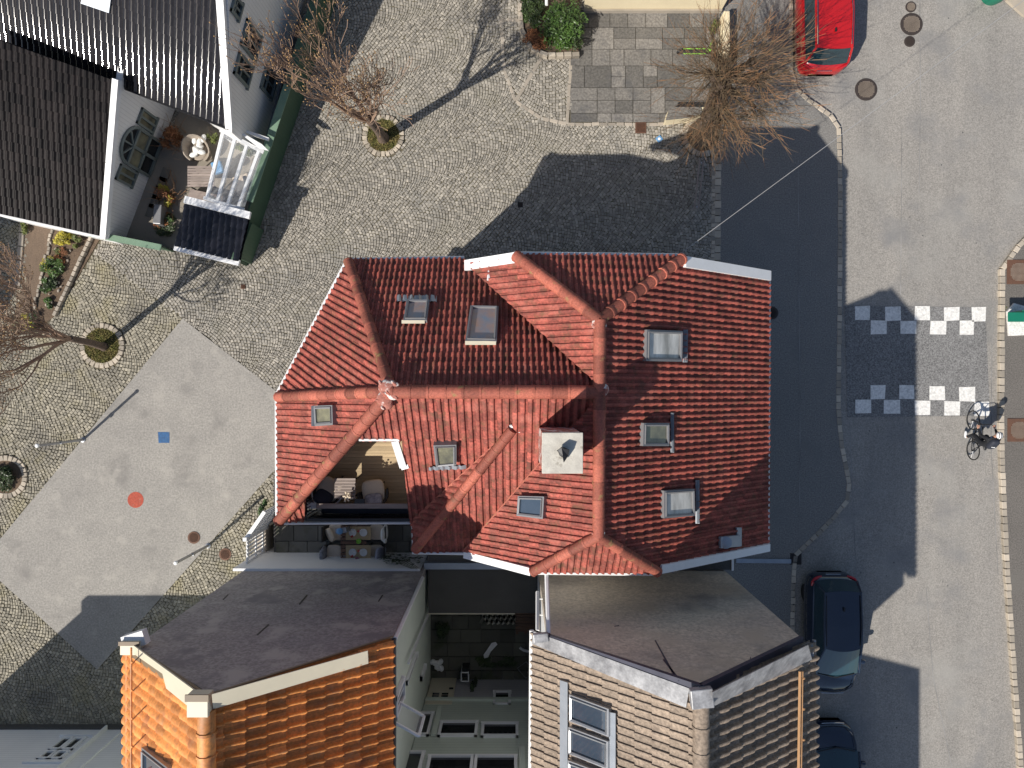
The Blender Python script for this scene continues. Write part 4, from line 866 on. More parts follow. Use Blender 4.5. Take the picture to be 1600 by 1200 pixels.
mb = MB(); [mb.poly([dcen+n*.035+s*(x_-.26)+V((0,0,.9)), dcen+n*.035+s*(x_+.26)+V((0,0,.9)), dcen+n*.035+s*(x_+.26)+V((0,0,1.48)), dcen+n*.035+s*(x_-.26)+V((0,0,1.48))]) for x_ in (-.32,.32)]; mb.build('curtain', M['blindgrn'], d_)
for sg in (-1, 1):
    c = dcen + s*sg*1.02 + V((0,0,1.3)); mb = MB(); w, h, t = .5, .95, .08
    for dx,dz,ww,hh in ((-w/2,0,t,h+t),(w/2,0,t,h+t),(0,h/2,w+t,t),(0,-h/2,w+t*2,t),(0,0,t,h)): mb.beam(c+s*(dx-ww/2)+V((0,0,dz))+n*.03, c+s*(dx+ww/2)+V((0,0,dz))+n*.03, .1 + (.012 if ww > t*1.01 else 0), hh)
    f = mb.build('window', M['greenframe'], bk); MB().poly([c+s*i*w/2+V((0,0,j*h/2))+n*.012 for i,j in ((-1,-1),(1,-1),(1,1),(-1,1))]).build('pane', M['blindgrn'], f)
# garden
struct(MB().prism([W(x,y,0) for x,y in ((190,372),(285,165),(425,225),(392,392),(380,412))], (0,0,.02)).build('garden_paving', mat('garden_slabs', (.30,.26,.21), (.22,.2,.17), rough=.9, scale=1.5, fine=.1)))
# green fence
fo0, fo1 = W(386,416,0), W(470,166,0); fd = (fo1-fo0).normalized(); fn = V((fd.y,-fd.x,0)); fe = fo0 + fd*12.2*.62
gf = thing('green_fence', 'long dark green board fence with a pale green cap along the cobbles', 'fence', fo0)
L_ = 9.9
def fseg(d0, d1, z0, z1, mt, th, nm, off=0.0, p=None):
    a, b = fo0 + fd*d0 + fn*off, fo0 + fd*d1 + fn*off
    return MB().prism([a+V((0,0,z0)), b+V((0,0,z0)), b+V((0,0,z1)), a+V((0,0,z1))], -fn*th).build(nm, mt, gf)
fseg(0, 6.3, 0, 1.3, M['greenfence'], .06, 'boards'); fseg(6.3, 10.2, 0, 1.5, M['greenfence'], .06, 'boards')
MB().beam(fo0+fd*2.1-fn*.08+V((0,0,1.33)), fo0+fd*6.35-fn*.10+V((0,0,1.33)), .27, .04).build('cap_board', M['greencap'], gf)
MB().beam(fo0+fd*6.4-fn*.03+V((0,0,1.54)), fo0+fd*10.2-fn*.03+V((0,0,1.54)), .30, .05).build('cap_board', M['greenfence'], gf)
MB().beam(fo0+fd*10.1+V((0,0,1.54)), fo0+fd*10.1-fn*1.3+fd*.5+V((0,0,1.54)), .26, .05).build('cap_board', M['greenfence'], gf)
s0, s1 = W(162,372,0), W(272,394,0)
sf = thing('low_green_fence', 'short green board fence with slanted cap below the white gable wall', 'fence', s0)
MB().prism([s0, s1, s1+V((0,0,.9)), s0+V((0,0,.9))], (0,.05,0)).build('boards', M['greenfence'], sf)
MB().beam(s0+V((0,-.02,.92)), s1+V((0,-.02,.92)), .22, .04).build('cap_board', M['greencap'], sf)
# little tiled porch roof and pergola
po = thing('tiled_porch', 'small shed with glossy black pantile roof and white fascias in the fence corner', 'shed', W(330,365,0))
pp = Plane(W(290,318,1.65), W(386,340,1.65), W(276,384,1.2))
tiles('roof_slope', [(290,318),(389,341),(374,408),(275,384)], pp, .21, .28, .06, .06, M['porchtile'], po, seed=51)
MB().beam(pp.at(289,312,.06), pp.at(391,337,.06), .24, .12).build('fascia', wh, po); MB().beam(pp.at(273,387,.02), pp.at(374,411,.02), .2, .12).build('fascia', wh, po)
MB().prism([V((p.x,p.y,0)) for p in (pp.at(292,322), pp.at(385,343), pp.at(372,403), pp.at(280,381))], (0,0,1.12)).build('wall', M['greenfence'], po)
pg = thing('glazed_pergola', 'white pergola with clear corrugated roof over the garden table', 'pergola', W(360,270,0))
pgp = Plane(W(350,205,2.15), W(411,236,1.72), W(322,308,1.95))
mb = MB()
for i in range(4): mb.beam(pgp.at(349+19*i, 206+9*i, .0), pgp.at(324+16*i, 309+5.5*i, .0), .10, .10)
mb.build('rafter', wh, pg)
mb = MB(); mb.beam(pgp.at(344,203), pgp.at(412,238), .12, .12); mb.build('beam', wh, pg); mb = MB(); mb.beam(pgp.at(318,309), pgp.at(382,328), .1, .1); mb.build('beam', wh, pg)
MB().poly([pgp.at(x,y,.07) for x,y in ((349,205),(411,236),(381,328),(322,309))]).build('roof_sheet', M['poly'], pg)
for x,y in ((352,212),(325,305)):
    p = pgp.at(x,y,-.04); MB().beam(V((p.x,p.y,0)), p, .09, .09, up=(1,0,0)).build('post', wh, pg)
MB().beam(W(385,206,1.75), W(420,218,1.65), .1, .1).build('tie_beam', wh, pg)
tag(MB().prism([W(x,y,1.95) for x,y in ((362,198),(410,226),(420,236),(405,232))], (0,0,.05)).build('canopy_board', wh), 'white slanting canopy board at the corner of the white gable', 'board')
# garden furniture and plants
gt_ = slat_table(W(328,285,.03), .95, .75, .72, 8, 'greywood', 'weathered slatted garden table half under the glazed pergola', name='garden_table')
t = thing('egg_chair', 'tan wicker armchair with a white throw beside the garden table', 'chair', W(318,242,.03)); o = W(318,242,.03); mb = MB()
ring = []
for r_, z_ in ((.30,.02),(.38,.4),(.46,.85),(.42,.86),(.33,.42)):
    ring.append([o + V((r_*math.cos(a), r_*math.sin(a), z_*(1 if z_ < .5 else (.78+.22*math.sin(a-R(30)))))) for a in [R(-60)+R(300)*k/18 for k in range(19)]])
for i in range(4):
    for k in range(18): mb.poly([ring[i][k], ring[i][k+1], ring[i+1][k+1], ring[i+1][k]])
mb.build('shell', M['wickertan'], t, smooth=True); mb = MB(); mb.lathe(o, [(.33,.36),(.34,.42),(.3,.46)], 18); mb.build('seat', M['wickertan'], t, smooth=True)
mb = MB(); [mb.ell(o + V((random.gauss(.02,.13), random.gauss(.05,.16), .52+random.random()*.12)), (.17,.10,.09), 8, 6, rz=random.random()*6, tilt=random.gauss(0,.4)) for _ in range(9)]
tag(mb.build('throw_blanket', M['sheep'], smooth=True), 'white crumpled throw lying in the tan wicker armchair', 'throw')
tag(MB().box(W(340,262,.76), (.34,.42,.18), .3).build('cool_box', M['lightblue'], bevel=.03), 'pale box under the clear pergola roof by the slatted table', 'box')
pb = MB(); pb.prism([W(x,y,0) for x,y in ((305,300),(360,312),(355,330),(300,318))], (0,0,.4)); tag(pb.build('garden_bench', M['greywood']), 'low weathered bench between the pergola and the tiled porch', 'bench')
pc = thing('patio_cushion_chair', 'grey garden chair under the clear pergola roof by the fence', 'chair', W(385,285,0)); mb = MB(); mb.box(W(382,290,.25), (.6,.7,.4), .3); mb.build('seat', M['beige'], pc, bevel=.05); MB().box(W(392,294,.5), (.14,.7,.8), .3).build('backrest', M['navyfab'], pc, bevel=.04)
def twigs(c, r, n, L0, mt, name='stems', parent=None, rad=.008):
    mb = MB()
    for _ in range(n):
        p = V(c) + V((random.gauss(0,r), random.gauss(0,r), 0)); d = V((random.gauss(0,.55), random.gauss(0,.55), 1)).normalized(); pts = [p]
        for k in range(4): d = (d + V((random.gauss(0,.25), random.gauss(0,.25), random.gauss(0,.1)))).normalized(); p = p + d*L0/4*random.uniform(.7,1.3); pts.append(p)
        mb.tube(pts, [rad, rad*.9, rad*.7, rad*.5, rad*.3], 4, tint=random.random())
    return mb.build(name, mt, parent)
def shrub(px, py, h, r, kinds, label, name='garden_shrub', tw=None, group=None, cat='shrub'):
    o = W(px, py, h); t = thing(name, label, cat, o, group)
    for mt, n_, s_ in kinds: leaves(o, r, n_, s_, M[mt], 'foliage', t)
    if tw: twigs(o, r[0]*.5, tw[0], r[2]*1.2, M[tw[1]], 'stems', t)
    return t
shrub(276,222,.0, (.5,.42,.8), [('rust',900,.05)], 'rust brown bush under the black eave by the arched door', tw=(40,'willowtip'))
shrub(268,306,.0, (.42,.5,.7), [('leafyel',260,.05),('rust',420,.045)], 'yellow and rust shrub in the middle of the garden bed', tw=(45,'willowtip'))
shrub(262,352,.0, (.55,.5,.4), [('leafdark',900,.05),('rust',200,.05)], 'dark green planting against the low green fence')
shrub(270,345,.1, (.14,.14,.35), [('leaf',260,.035)], 'small round green shrub on the rim of the dark garden bed')
shrub(333,218,.3, (.28,.25,.4), [('leafolive',420,.05)], 'olive pot plant behind the tan wicker armchair', tw=(16,'willow'))
shrub(392,236,.9, (.6,.35,.5), [('leafolive',420,.06)], 'pale green climber on top of the glazed pergola', tw=(20,'twig'))
mb = MB(); [mb.box(V(wc0) + wcd*(1.0+.35*k) + nrm2*(.55) + V((0,0,.05)), (.5,.3,.1), R(70)) for k in range(5)]; tag(mb.build('garden_path', M['patioflag']), 'dark stepping slabs along the foot of the white gable', 'path')
bn = MB(); bn.beam(W(252,322,.3), W(250,352,.3), .28, .5); tag(bn.build('garden_bin', M['greyframe'], bevel=.02), 'grey box along the dark garden path', 'box')
# ------------------------------------------------------------------ ground
def sheet(name, px, z, mt, th=None):
    P = [W(x, y, z) if False else V(((x-800)*G, (600-y)*G, z)) for x, y in px]
    mb = MB()
    if th: mb.prism([p - V((0,0,th)) for p in P], (0,0,th))
    else: mb.poly(P)
    return struct(mb.build(name, mt))
ZR = -.12
struct(MB().poly([V((x,y,ZR-.03)) for x,y in ((-400,-400),(400,-400),(400,400),(-400,400))]).build('ground', M['ground']))
kerbW = [(1236,-260),(1236,108),(1243,138),(1262,155),(1297,180),(1311,200),(1313,300),(1312,480),(1310,640),(1316,700),(1327,755),(1324,782),(1300,812),(1243,868),(1240,900),(1238,1000),(1236,1500)]
kerbE = [(1640,340),(1592,385),(1567,420),(1566,520),(1565,660),(1568,760),(1575,900),(1585,1050),(1597,1220),(1610,1500)]
sheet('road', [(1200,-300),(2300,-300),(2300,1500),(1200,1500)], ZR, M['asphalt'])
sheet('pavement', [(1124,150)] + kerbW[1:] + [(1124,1500)], 0, M['pave'], .1)
sheet('pavement', [(1127,-260)] + kerbW[:2] + [(1127,150)], .004, M['pave'], .1)
sheet('pavement', kerbE + [(2300,1500),(2300,340)], 0, M['asphaltdark'], .1)
sheet('pavement', [(1573,0),(1600,24),(2300,300),(2300,-300),(1573,-300)], 0, M['kerb'], .1)
sheet('speed_hump', [(1322,477),(1543,480),(1550,650),(1326,652)], ZR+.012, M['hump'])
mb = MB()
sq = [(1336,478,1359,500),(1382,479,1407,501),(1429,478,1453,500),(1475,480,1499,501),(1518,479,1540,502),(1360,501,1385,522),(1407,501,1432,522),(1453,501,1478,523),(1499,501,1521,523),
      (1360,602,1383,624),(1405,602,1428,624),(1452,603,1476,625),(1498,605,1523,627),(1336,624,1361,646),(1381,625,1406,647),(1429,626,1453,648),(1475,627,1500,649),(1522,628,1545,650)]
for x0,y0,x1,y1 in sq:
    P = [V(((x-800+random.uniform(-.7,.7))*(H-ZR)/F, (600-y+random.uniform(-.7,.7))*(H-ZR)/F, ZR+.017)) for x,y in ((x0,y0),(x1,y0),(x1,y1),(x0,y1))]; mb.poly(P[::-1])
mb.add([], []); struct(mb.build('road_marking', M['paint']))
mb = MB()
for pts, w_ in (([(1247,250),(1248,420),(1250,640),(1249,860)],.022),([(1440,-20),(1441,160),(1439,300)],.03),([(1412,200),(1410,460)],.025),([(1554,480),(1552,700),(1563,900)],.03),([(1330,660),(1340,900),(1352,1200)],.025),([(1450,920),(1461,1060),(1490,1200)],.03)):
    P = [V(((x-800)*G,(600-y)*G,(.008 if x < 1300 else ZR+.006))) for x,y in pts]
    for a, b in zip(P, P[1:]):
        n_ = V(((b-a).y,-(b-a).x,0)).normalized()*w_/2; mb.poly([a-n_, a+n_, b+n_, b-n_][::-1])
struct(mb.build('road_seam', mat('tar_seam', (.15,.145,.14), (.32,.31,.3), rough=.9, scale=1.5, amt=.9, stretch=(1,.6,1))))
mb = MB()
for _ in range(22):
    x, y = random.uniform(1330,1560), random.uniform(-10,1200)
    if 470 < y < 655: continue
    c = V(((x-800)*G,(600-y)*G,ZR+.005)); r_ = random.choice((.018,.022,.03)); mb.poly([c + V((r_*random.uniform(.6,1.2)*math.cos(a), r_*random.uniform(.6,1.2)*math.sin(a), 0)) for a in [k*.785 for k in range(8)]])
o = struct(mb.build('road_stain', mat('oil_spot', (.10,.098,.095), (.06,.06,.06), rough=.8)))
# stones along a line
def stones(mb, pts, w, l, z0, z1, off=0.0, gap=.012, jit=.01):
    P = [V(((x-800)*G, (600-y)*G, 0)) for x, y in pts]
    for a, b in zip(P, P[1:]):
        d = (b-a); L_ = d.length; d.normalize(); n_ = V((d.y,-d.x,0)); k = max(1, round(L_/l)); s = L_/k; t = 0
        for i in range(k):
            c = a + d*(s*(i+.5)) + n_*(off + random.uniform(-jit,jit)); ww, ll = w*random.uniform(.88,1.02)/2, (s-gap)*random.uniform(.9,1.0)/2
            zz = z1 + random.uniform(-.006,.006); bv = .012; vs = []
            for q, z in ((0,z0),(0,zz-.012),(bv,zz)):
                for sx, sy in ((-1,-1),(1,-1),(1,1),(-1,1)): vs.append(c + d*(sx*(ll-q)) + n_*(sy*(ww-q)) + V((0,0,z)))
            mb.add(vs, [(0,1,5,4),(1,2,6,5),(2,3,7,6),(3,0,4,7),(4,5,9,8),(5,6,10,9),(6,7,11,10),(7,4,8,11),(8,9,10,11)], random.random())
mb = MB(); stones(mb, kerbW, .17, .27, ZR-.02, .015, 0.0); stones(mb, kerbW[3:], .20, .26, ZR-.02, ZR+.03, .20); stones(mb, kerbW[10:], .2, .26, ZR-.02, ZR+.02, .4)
struct(mb.build('kerb', M['kerb']))
mb = MB(); stones(mb, kerbE, .19, .27, ZR-.02, .015, 0.0); stones(mb, kerbE[2:], .15, .24, ZR-.02, ZR+.02, -.18)
struct(mb.build('kerb', M['kerb']))
mb = MB(); stones(mb, [(1122,232),(1121,430)], .24, .28, -.05, .012, 0); stones(mb, [(1115,240),(1114,430)], .14, .16, -.05, .008, 0); struct(mb.build('edging', M['kerb']))
# sett paving in segmental arcs
def inpoly(x, y, poly):
    c = np.zeros(len(x), bool); n = len(poly)
    for i in range(n):
        x0, y0 = poly[i]; x1, y1 = poly[(i+1) % n]
        if y0 == y1: continue
        t = ((y0 > y) != (y1 > y)) & (x < (x1-x0)*(y-y0)/(y1-y0)+x0); c ^= t
    return c
slabP = [(285,498),(440,618),(440,722),(152,1046),(-6,902),(-8,852)]
flagP = [(890,15),(1127,15),(1127,192),(890,192)]
fanP = [(783,-10),(905,-10),(890,192),(845,184),(815,160),(790,120)]
hs = 0.985
soilP = [(45,340),(160,372),(88,492),(55,520),(10,520),(40,440)]
plaza = [(-60,-60),(1116,-60),(1118,432),(430,880),(420,1160),(-60,1160)]
holes = [slabP, flagP, fanP, soilP, [(560,470),(1000,470),(1000,800),(560,800)]]
circ = [(599,212,30),(160,540,32),(10,745,31),(1098,212,30)]
def setts(name, ang, inc, exc, p=5.0, Wc=84, hole_px=holes, phase=0.0, orig=(600,300), mt=None, jit=.5):
    ca, sa = math.cos(ang), math.sin(ang); Rr = Wc*.60; th = math.asin(.5*Wc/Rr)
    ncol = 24; nrow = 420; K = int(2*th*Rr/p) 
    tt = np.linspace(-th, th, K+1)[:-1] + th/K
    cc, jj, kk = np.meshgrid(np.arange(-ncol, ncol), np.arange(-nrow, nrow), np.arange(K), indexing='ij'); cc, jj, kk = cc.ravel(), jj.ravel(), kk.ravel()
    rg = np.random.default_rng(5); N_ = len(cc)
    a = tt[kk] + (rg.random(N_)-.5)*.02 + ((jj % 2)*.5)*(2*th/K)*.8 - .2*th/K
    s = jj*p + Rr*np.cos(a) + (cc % 2)*0; t = cc*Wc + Rr*np.sin(a)
    s = s + 6*np.sin(t/190+phase) ; t = t + 9*np.sin(s/160+phase*2)
    x = orig[0] + s*ca - t*sa; y = orig[1] + s*sa + t*ca
    m = inpoly(x, y, inc)
    for h_ in hole_px + exc: m &= ~inpoly(x, y, h_)
    for cx, cy, r in circ: m &= (x-cx)**2 + (y-cy)**2 > (r+4)**2
    x, y, a = x[m], y[m], a[m]; n = len(x); A = a + ang + np.pi/2 + rg.normal(0,.05,n)
    lx = p*(.94)*rg.uniform(.84,1.0,n)/2*Rr*2*th/K/p; ly = p*np.maximum(.62, np.cos(a))*rg.uniform(.80,.96,n)/2
    z = rg.normal(0,.004,n); x = x + rg.normal(0,.14,n)*jit*2; y = y + rg.normal(0,.14,n)*jit*2
    C, S = np.cos(A), np.sin(A); vs = []
    for q, zz in ((0,-.04),(.0,-.010),(.42,.002)):
        for sx, sy in ((-1,-1),(1,-1),(1,1),(-1,1)):
            jx, jy = rg.normal(0,.12,n), rg.normal(0,.12,n)
            dx, dy = sx*(lx-q)+jx, sy*(ly-q)+jy
            vs.append(np.stack([(x+dx*C-dy*S-800)*G, (600-(y+dx*S+dy*C))*G, z*(q>=0)+zz], -1))
    vs = np.stack(vs, 1).reshape(-1,3); b = (np.arange(n)*12)[:,None]
    qd = np.array([(1,0,4,5),(2,1,5,6),(3,2,6,7),(0,3,7,4),(5,4,8,9),(6,5,9,10),(7,6,10,11),(4,7,11,8),(9,8,11,10)])
    fs = (b[:,:,None] + qd[None]).reshape(-1,4); me = bpy.data.meshes.new(name); me.from_pydata(vs.tolist(), [], fs.tolist())
    tn = np.clip(rg.beta(2.2,2.6,n) + (rg.random(n) < .025)*.8, 0, 1.6)
    at = me.attributes.new('tint','FLOAT','FACE'); at.data.foreach_set('value', np.repeat(tn, 9))
    return struct(link(name, me, mt or M['sett'], None, V((0,0,0))))
W1 = [(-60,-60),(130,385),(285,497),(420,614),(430,880),(420,1160),(-60,1160)]
setts('cobbled_square', R(-22), plaza, [W1], p=4.75, orig=(640,250))
setts('cobbled_square', R(38), W1, [], p=5.2, orig=(100,620), phase=1.0, mt=M['sett2'])
setts('cobbled_fan', R(60), fanP, [], p=5.2, hole_px=[[(812,-20),(912,-20),(905,88),(850,88),(820,50)]], orig=(850,60), phase=.5)
sheet('sett_bed', plaza, -.028, M['settbase'])
sheet('concrete_slab', slabP, .006, M['slab'], .08)
mb = MB()
def disc(cx, cy, r, z, n=28): return [V(((cx-800+r*math.cos(2*math.pi*k/n))*G, (600-cy+r*math.sin(2*math.pi*k/n))*G, z)) for k in range(n)]
struct(MB().prism([V(((x-800)*G,(600-y)*G,.006)) for x,y in ((247,675),(265,675),(265,692),(248,692))][::-1], (0,0,.006)).build('blue_ground_square', M['bluepaint']))
struct(MB().prism(disc(212,781,12.5,.006), (0,0,.006)).build('red_ground_disc', M['redpaint']))
# flagstones before the cream house
mb = MB(); y = 17
while y < 190:
    dh = random.choice((20,26,34,40)); dh = min(dh, 191-y+.1); x = 891
    while x < 1126:
        dx = random.choice((22,28,34,42)); dx = min(dx, 1126-x+.1)
        if dx > 3 and dh > 3:
            cut = dh > 30 and random.random() < .5
            for yy0, hh in (((y, dh),) if not cut else ((y, dh/2),(y+dh/2, dh/2))):
                mb.box(((x+dx/2-800)*G, (600-yy0-hh/2)*G, -.02+random.uniform(-.004,.004)), (dx*G-.022, hh*G-.022, .06), tint=random.random())
        x += dx
    y += dh
struct(mb.build('flagstone_terrace', M['flag'])); sheet('flagstone_bed', flagP, -.024, M['settbase'])
mb = MB(); stones(mb, [(886,192),(893,90)], .12, .5, -.04, .012); stones(mb, [(846,90),(806,158)], .14, .55, -.04, .012); stones(mb, [(783,30),(788,110),(806,158),(845,184),(886,194),(1040,194)], .13, .3, -.04, .01); stones(mb, [(780,30),(815,32)], .12,.3,-.04,.01)
struct(mb.build('edging', M['stone']))
# planting ring stones and soil
for i, (cx, cy, r) in enumerate(circ):
    mb = MB(); n = 26
    ring = [(cx+(r-1)*math.cos(2*math.pi*k/n), cy+(r-1)*math.sin(2*math.pi*k/n)) for k in range(n+1)]
    stones(mb, ring, .20, .19, -.04, .05)
    lab = ('ring of pale stones round the tree bed with the moss, upper middle of the square', 'ring of pale stones round the leaning bare tree left of the concrete slab', 'ring of pale stones round the planted bed at the left edge', 'ring of stones at the foot of the big pollarded tree')[i]
    tag(mb.build('planter_ring', M['kerb']), lab, 'planter', 'round stone planter rings')
    struct(MB().prism(disc(cx, cy, r-3, -.02), (0,0,.05)).build('soil', M['grass'] if i < 2 else M['soil']))
mb = MB()
for cx, cy, r in circ[:2]:
    for _ in range(2600):
        a = random.random()*6.283; q = (r-4)*math.sqrt(random.random()); p = V(((cx+q*math.cos(a)-800)*G, (600-cy+q*math.sin(a))*G, .03)); d = V((random.gauss(0,.05), random.gauss(0,.05), random.uniform(.02,.08))); s = V((random.gauss(0,.012), random.gauss(0,.012), 0))
        mb.poly([p-s, p+s, p+d], random.random())
M['tuft'] = mat('grass_blade', (.13,.14,.035), (.20,.15,.06), rough=.9, scale=4, amt=.9, tint=.5)
o = mb.build('grass', M['tuft']); o['kind'] = 'stuff'
# earth bed on the left
sheet('soil', [(36,345),(84,354),(54,482),(30,520),(24,470)], .0, M['track'], .05)
sheet('soil', [(84,350),(160,366),(88,492),(52,520)], .0, M['soil'], .05)
mb = MB(); stones(mb, [(145,370),(87,494)], .12, .2, -.04, .14); tag(mb.build('bed_edging', M['stone']), 'low stone edging between the flower bed and the cobbles', 'edging')
mb = MB(); stones(mb, [(84,352),(54,484)], .1, .16, -.04, .06, jit=.05); tag(mb.build('bed_edging', M['stone']), 'rough little stones between the earth track and the flower bed', 'edging')
mb = MB(); stones(mb, [(36,342),(28,450)], .2,.5,-.04,.05); tag(mb.build('bed_edging', M['stone']), 'long kerb stones left of the earth track', 'edging')
shrub(104,374,0,(.35,.32,.45),[('leafyel',700,.05)],'bright yellow shrub at the top of the flower bed', tw=None)
shrub(124,380,0,(.25,.25,.35),[('leafolive',420,.05)],'olive green shrub right of the yellow shrub')
shrub(85,418,0,(.5,.42,.35),[('leaf',800,.05),('leafyel',120,.04)],'bright green plant clump in the middle of the flower bed')
shrub(78,450,0,(.42,.4,.3),[('leafdark',500,.05),('leaf',300,.05)],'dark green clump at the lower part of the flower bed')
shrub(82,472,0,(.2,.26,.25),[('leaf',300,.06)],'small leafy clump at the lowest end of the flower bed')
shrub(98,400,0,(.4,.35,.15),[('rust',400,.04),('leafolive',150,.04)],'withered brown ground cover between the yellow and green shrubs')
shrub(44,360,0,(.14,.42,.3),[('leafolive',320,.05)],'narrow green tuft at the top edge of the earth track')
shrub(50,505,0,(.5,.45,.3),[('leafyel',200,.05),('leafdark',400,.05)],'yellow green undergrowth behind the leaning bare tree')
shrub(10,745,0,(.52,.52,.45),[('leafdark',1500,.05),('leaf',350,.05)],'dark green planting in the round bed at the left edge')
mb = MB()
for _ in range(46): 
    p = W(random.uniform(62,130), random.uniform(370,480), .04)
    if inpoly(np.array([800+p.x/G]), np.array([600-p.y/G]), [(84,352),(156,366),(88,490),(60,500)])[0]: mb.ell(p, (random.uniform(.03,.08), random.uniform(.03,.07), .04), 6, 4, rz=random.random()*6, tint=random.random())
o = mb.build('bed_stones', M['stone']); o['kind'] = 'stuff'
# ------------------------------------------------------------------ cream house, walls, planter bush
ck = thing('cream_house', 'cream rendered house at the top edge above the flagstone terrace', 'house', g(160,-640,0))
MB().prism([g(112,-582,0), g(326,-582,0), g(326,-900,0), g(112,-900,0)], (0,0,6)).build('wall', M['cream'], ck)
MB().prism([g(106,-589,6), g(332,-589,6), g(332,-906,6), g(106,-906,6)], (0,0,.2)).build('roof', M['redridge'], ck)
MB().beam(g(112,-580,.1), g(326,-580,.1), .05, .2).build('plinth', M['stone'], ck)
tag(MB().prism([W(x,y,0) for x,y in ((1124,30),(1133,30),(1133,118),(1120,122))], (0,0,.55)).build('garden_wall', M['cream'], bevel=.02), 'low cream garden wall running down from the cream house', 'wall')
lw2 = thing('low_cream_wall', 'low cream wall with a flat grey top at the lower end of the flagstones', 'wall', W(1064,185,0))
MB().prism([W(x,y,0) for x,y in ((1036,196),(1078,192),(1100,184),(1098,176),(1040,180))], (0,0,.55)).build('base', M['cream'], lw2, bevel=.02)
MB().prism([W(x,y,.57) for x,y in ((1040,188),(1078,184),(1096,178),(1094,168),(1046,168))], (0,0,.05)).build('coping', M['flag'], lw2)
pl2 = MB(); stones(pl2, [(812,10),(815,50),(830,80),(856,90),(905,88)], .16, .3, -.04, .25); tag(pl2.build('planter_kerb', M['kerb']), 'curved stone kerb of the raised bed with the laurel bush', 'planter')
sheet('soil', [(814,-30),(818,50),(834,76),(858,86),(903,84),(903,-30)], .16, M['soil'], .2)
shrub(880,52,.15,(.85,1.0,.95),[('leaf',4200,.06),('leafdark',900,.06)],'large glossy green laurel bush in the curved stone bed', name='laurel_bush')
shrub(832,20,.15,(.5,.7,.7),[('leafdark',1500,.055),('leaf',500,.05)],'darker green bush left of the laurel at the top edge', name='garden_shrub')
shrub(838,62,.15,(.5,.5,.35),[('rust',1100,.05)],'withered rust brown plant at the tip of the curved stone bed')
line(ck, [W(854,-30,3), W(854,8,3)], .05, wh, 'downpipe')
shrub(1112,48,.0,(.25,.3,.4),[('leafolive',300,.05)],'small yellow green tuft against the cream garden wall', tw=(10,'willow'))
# electric scooter parked on the flagstones
es = thing('electric_scooter', 'black and lime green electric scooter standing on the flagstones', 'scooter', W(1083,84,0)); o = W(1083,84,0)
M_ = lambda x, y, z: o + V((x, y, z))
MB().prism([M_(-.42,-.07,.12), M_(.38,-.07,.12), M_(.38,.07,.12), M_(-.42,.07,.12)], (0,0,.07)).build('deck', M['plastic'], es, bevel=.02)
mb = MB(); mb.beam(M_(-.4,.09,.19), M_(.4,.09,.19), .03,.03); mb.beam(M_(-.4,-.09,.19), M_(.4,-.09,.19), .03,.03); mb.ell(M_(.5,0,.3), (.1,.06,.1), 10, 8); mb.build('side_rails', M['limegreen'], es)
for x in (-.5,.52): MB().tube([M_(x+.11*math.cos(a), 0, .11+.11*math.sin(a)) for a in [2*math.pi*k/16 for k in range(16)]], .03, 6, closed=True).build('wheel', M['tyre'], es, smooth=True)
MB().tube([M_(.5,0,.15), M_(.42,0,1.1)], .035, 8).build('stem', M['limegreen'], es); MB().tube([M_(.42,-.24,1.1), M_(.42,.24,1.1)], .022, 6).build('handlebar', M['plastic'], es)
MB().ell(M_(-.5,0,.2), (.14,.06,.06), 10, 6).build('mudguard', M['plastic'], es)
# ------------------------------------------------------------------ trees
def branch(mb, p, d, L, r, depth, tips, spread=.5, upb=.12, n=5, kids=(3,4), shrink=.68, wob=.16, taper=.55):
    pts = [V(p)]; rs = [r]; d = V(d).normalized(); seg = 4
    for k in range(seg):
        d = (d + V((random.gauss(0,wob), random.gauss(0,wob), random.gauss(0,wob)+upb))).normalized(); pts.append(pts[-1] + d*L/seg); rs.append(r*(1-(1-taper)*(k+1)/seg))
    mb.tube(pts, [max(q_, .0068) for q_ in rs], n if r > .02 else 4 if r > .009 else 3, tint=random.random())
    if depth == 0: tips.append((pts[-1], d)); return
    for k in range(random.randint(*kids) + (random.random() < .3)):
        i = random.choice((2,3,4,4)) if k else 4; a = V((random.gauss(0,1), random.gauss(0,1), random.gauss(0,.8))).normalized()
        nd = (d + a*spread*random.uniform(.6,1.3)).normalized(); branch(mb, pts[i], nd, L*shrink*random.uniform(.75,1.2), max(.006, rs[i]*.66), depth-1, tips, spread, upb, n, kids, shrink, wob, taper)
def bare_tree(base, fork, dirs, L, r, depth, label, seed, budm='bud', twig='twig'):
    random.seed(seed); t = thing('bare_tree', label, 'tree', base, 'bare street trees')
    mid = V(base).lerp(V(fork), .5) + V((.03,.02,0))
    MB().tube([base - V((0,0,.05)), V(base).lerp(V(fork),.08), mid, V(fork)], [r*1.5, r*1.05, r*.92, r*.8], 10).build('trunk', M['bark'], t, smooth=True)
    mb = MB(); tips = []
    for d, l in dirs: branch(mb, fork, d, L*l, r*.5, depth, tips)
    mb.build('crown', M[twig], t); mb = MB()
    for p, d in tips:
        if random.random() < .55: mb.ell(p, (.018,.018,.026), 5, 4, tint=random.random())
    bd = mb.build('buds', M[budm], t); bd['kind'] = 'stuff'; return t
bare_tree(g(-201,-384,0), g(-194,-359,3.15), [((-.35,.05,1),1.1),((-.1,.42,1),1.15),((.15,.3,1),1.05),((-.5,-.25,.9),1.0),((.2,-.15,1),.85),((-.15,.1,1.1),1.1)], 1.75, .17, 4, 'bare budding tree with its long shadow in the upper middle of the cobbled square', 11)
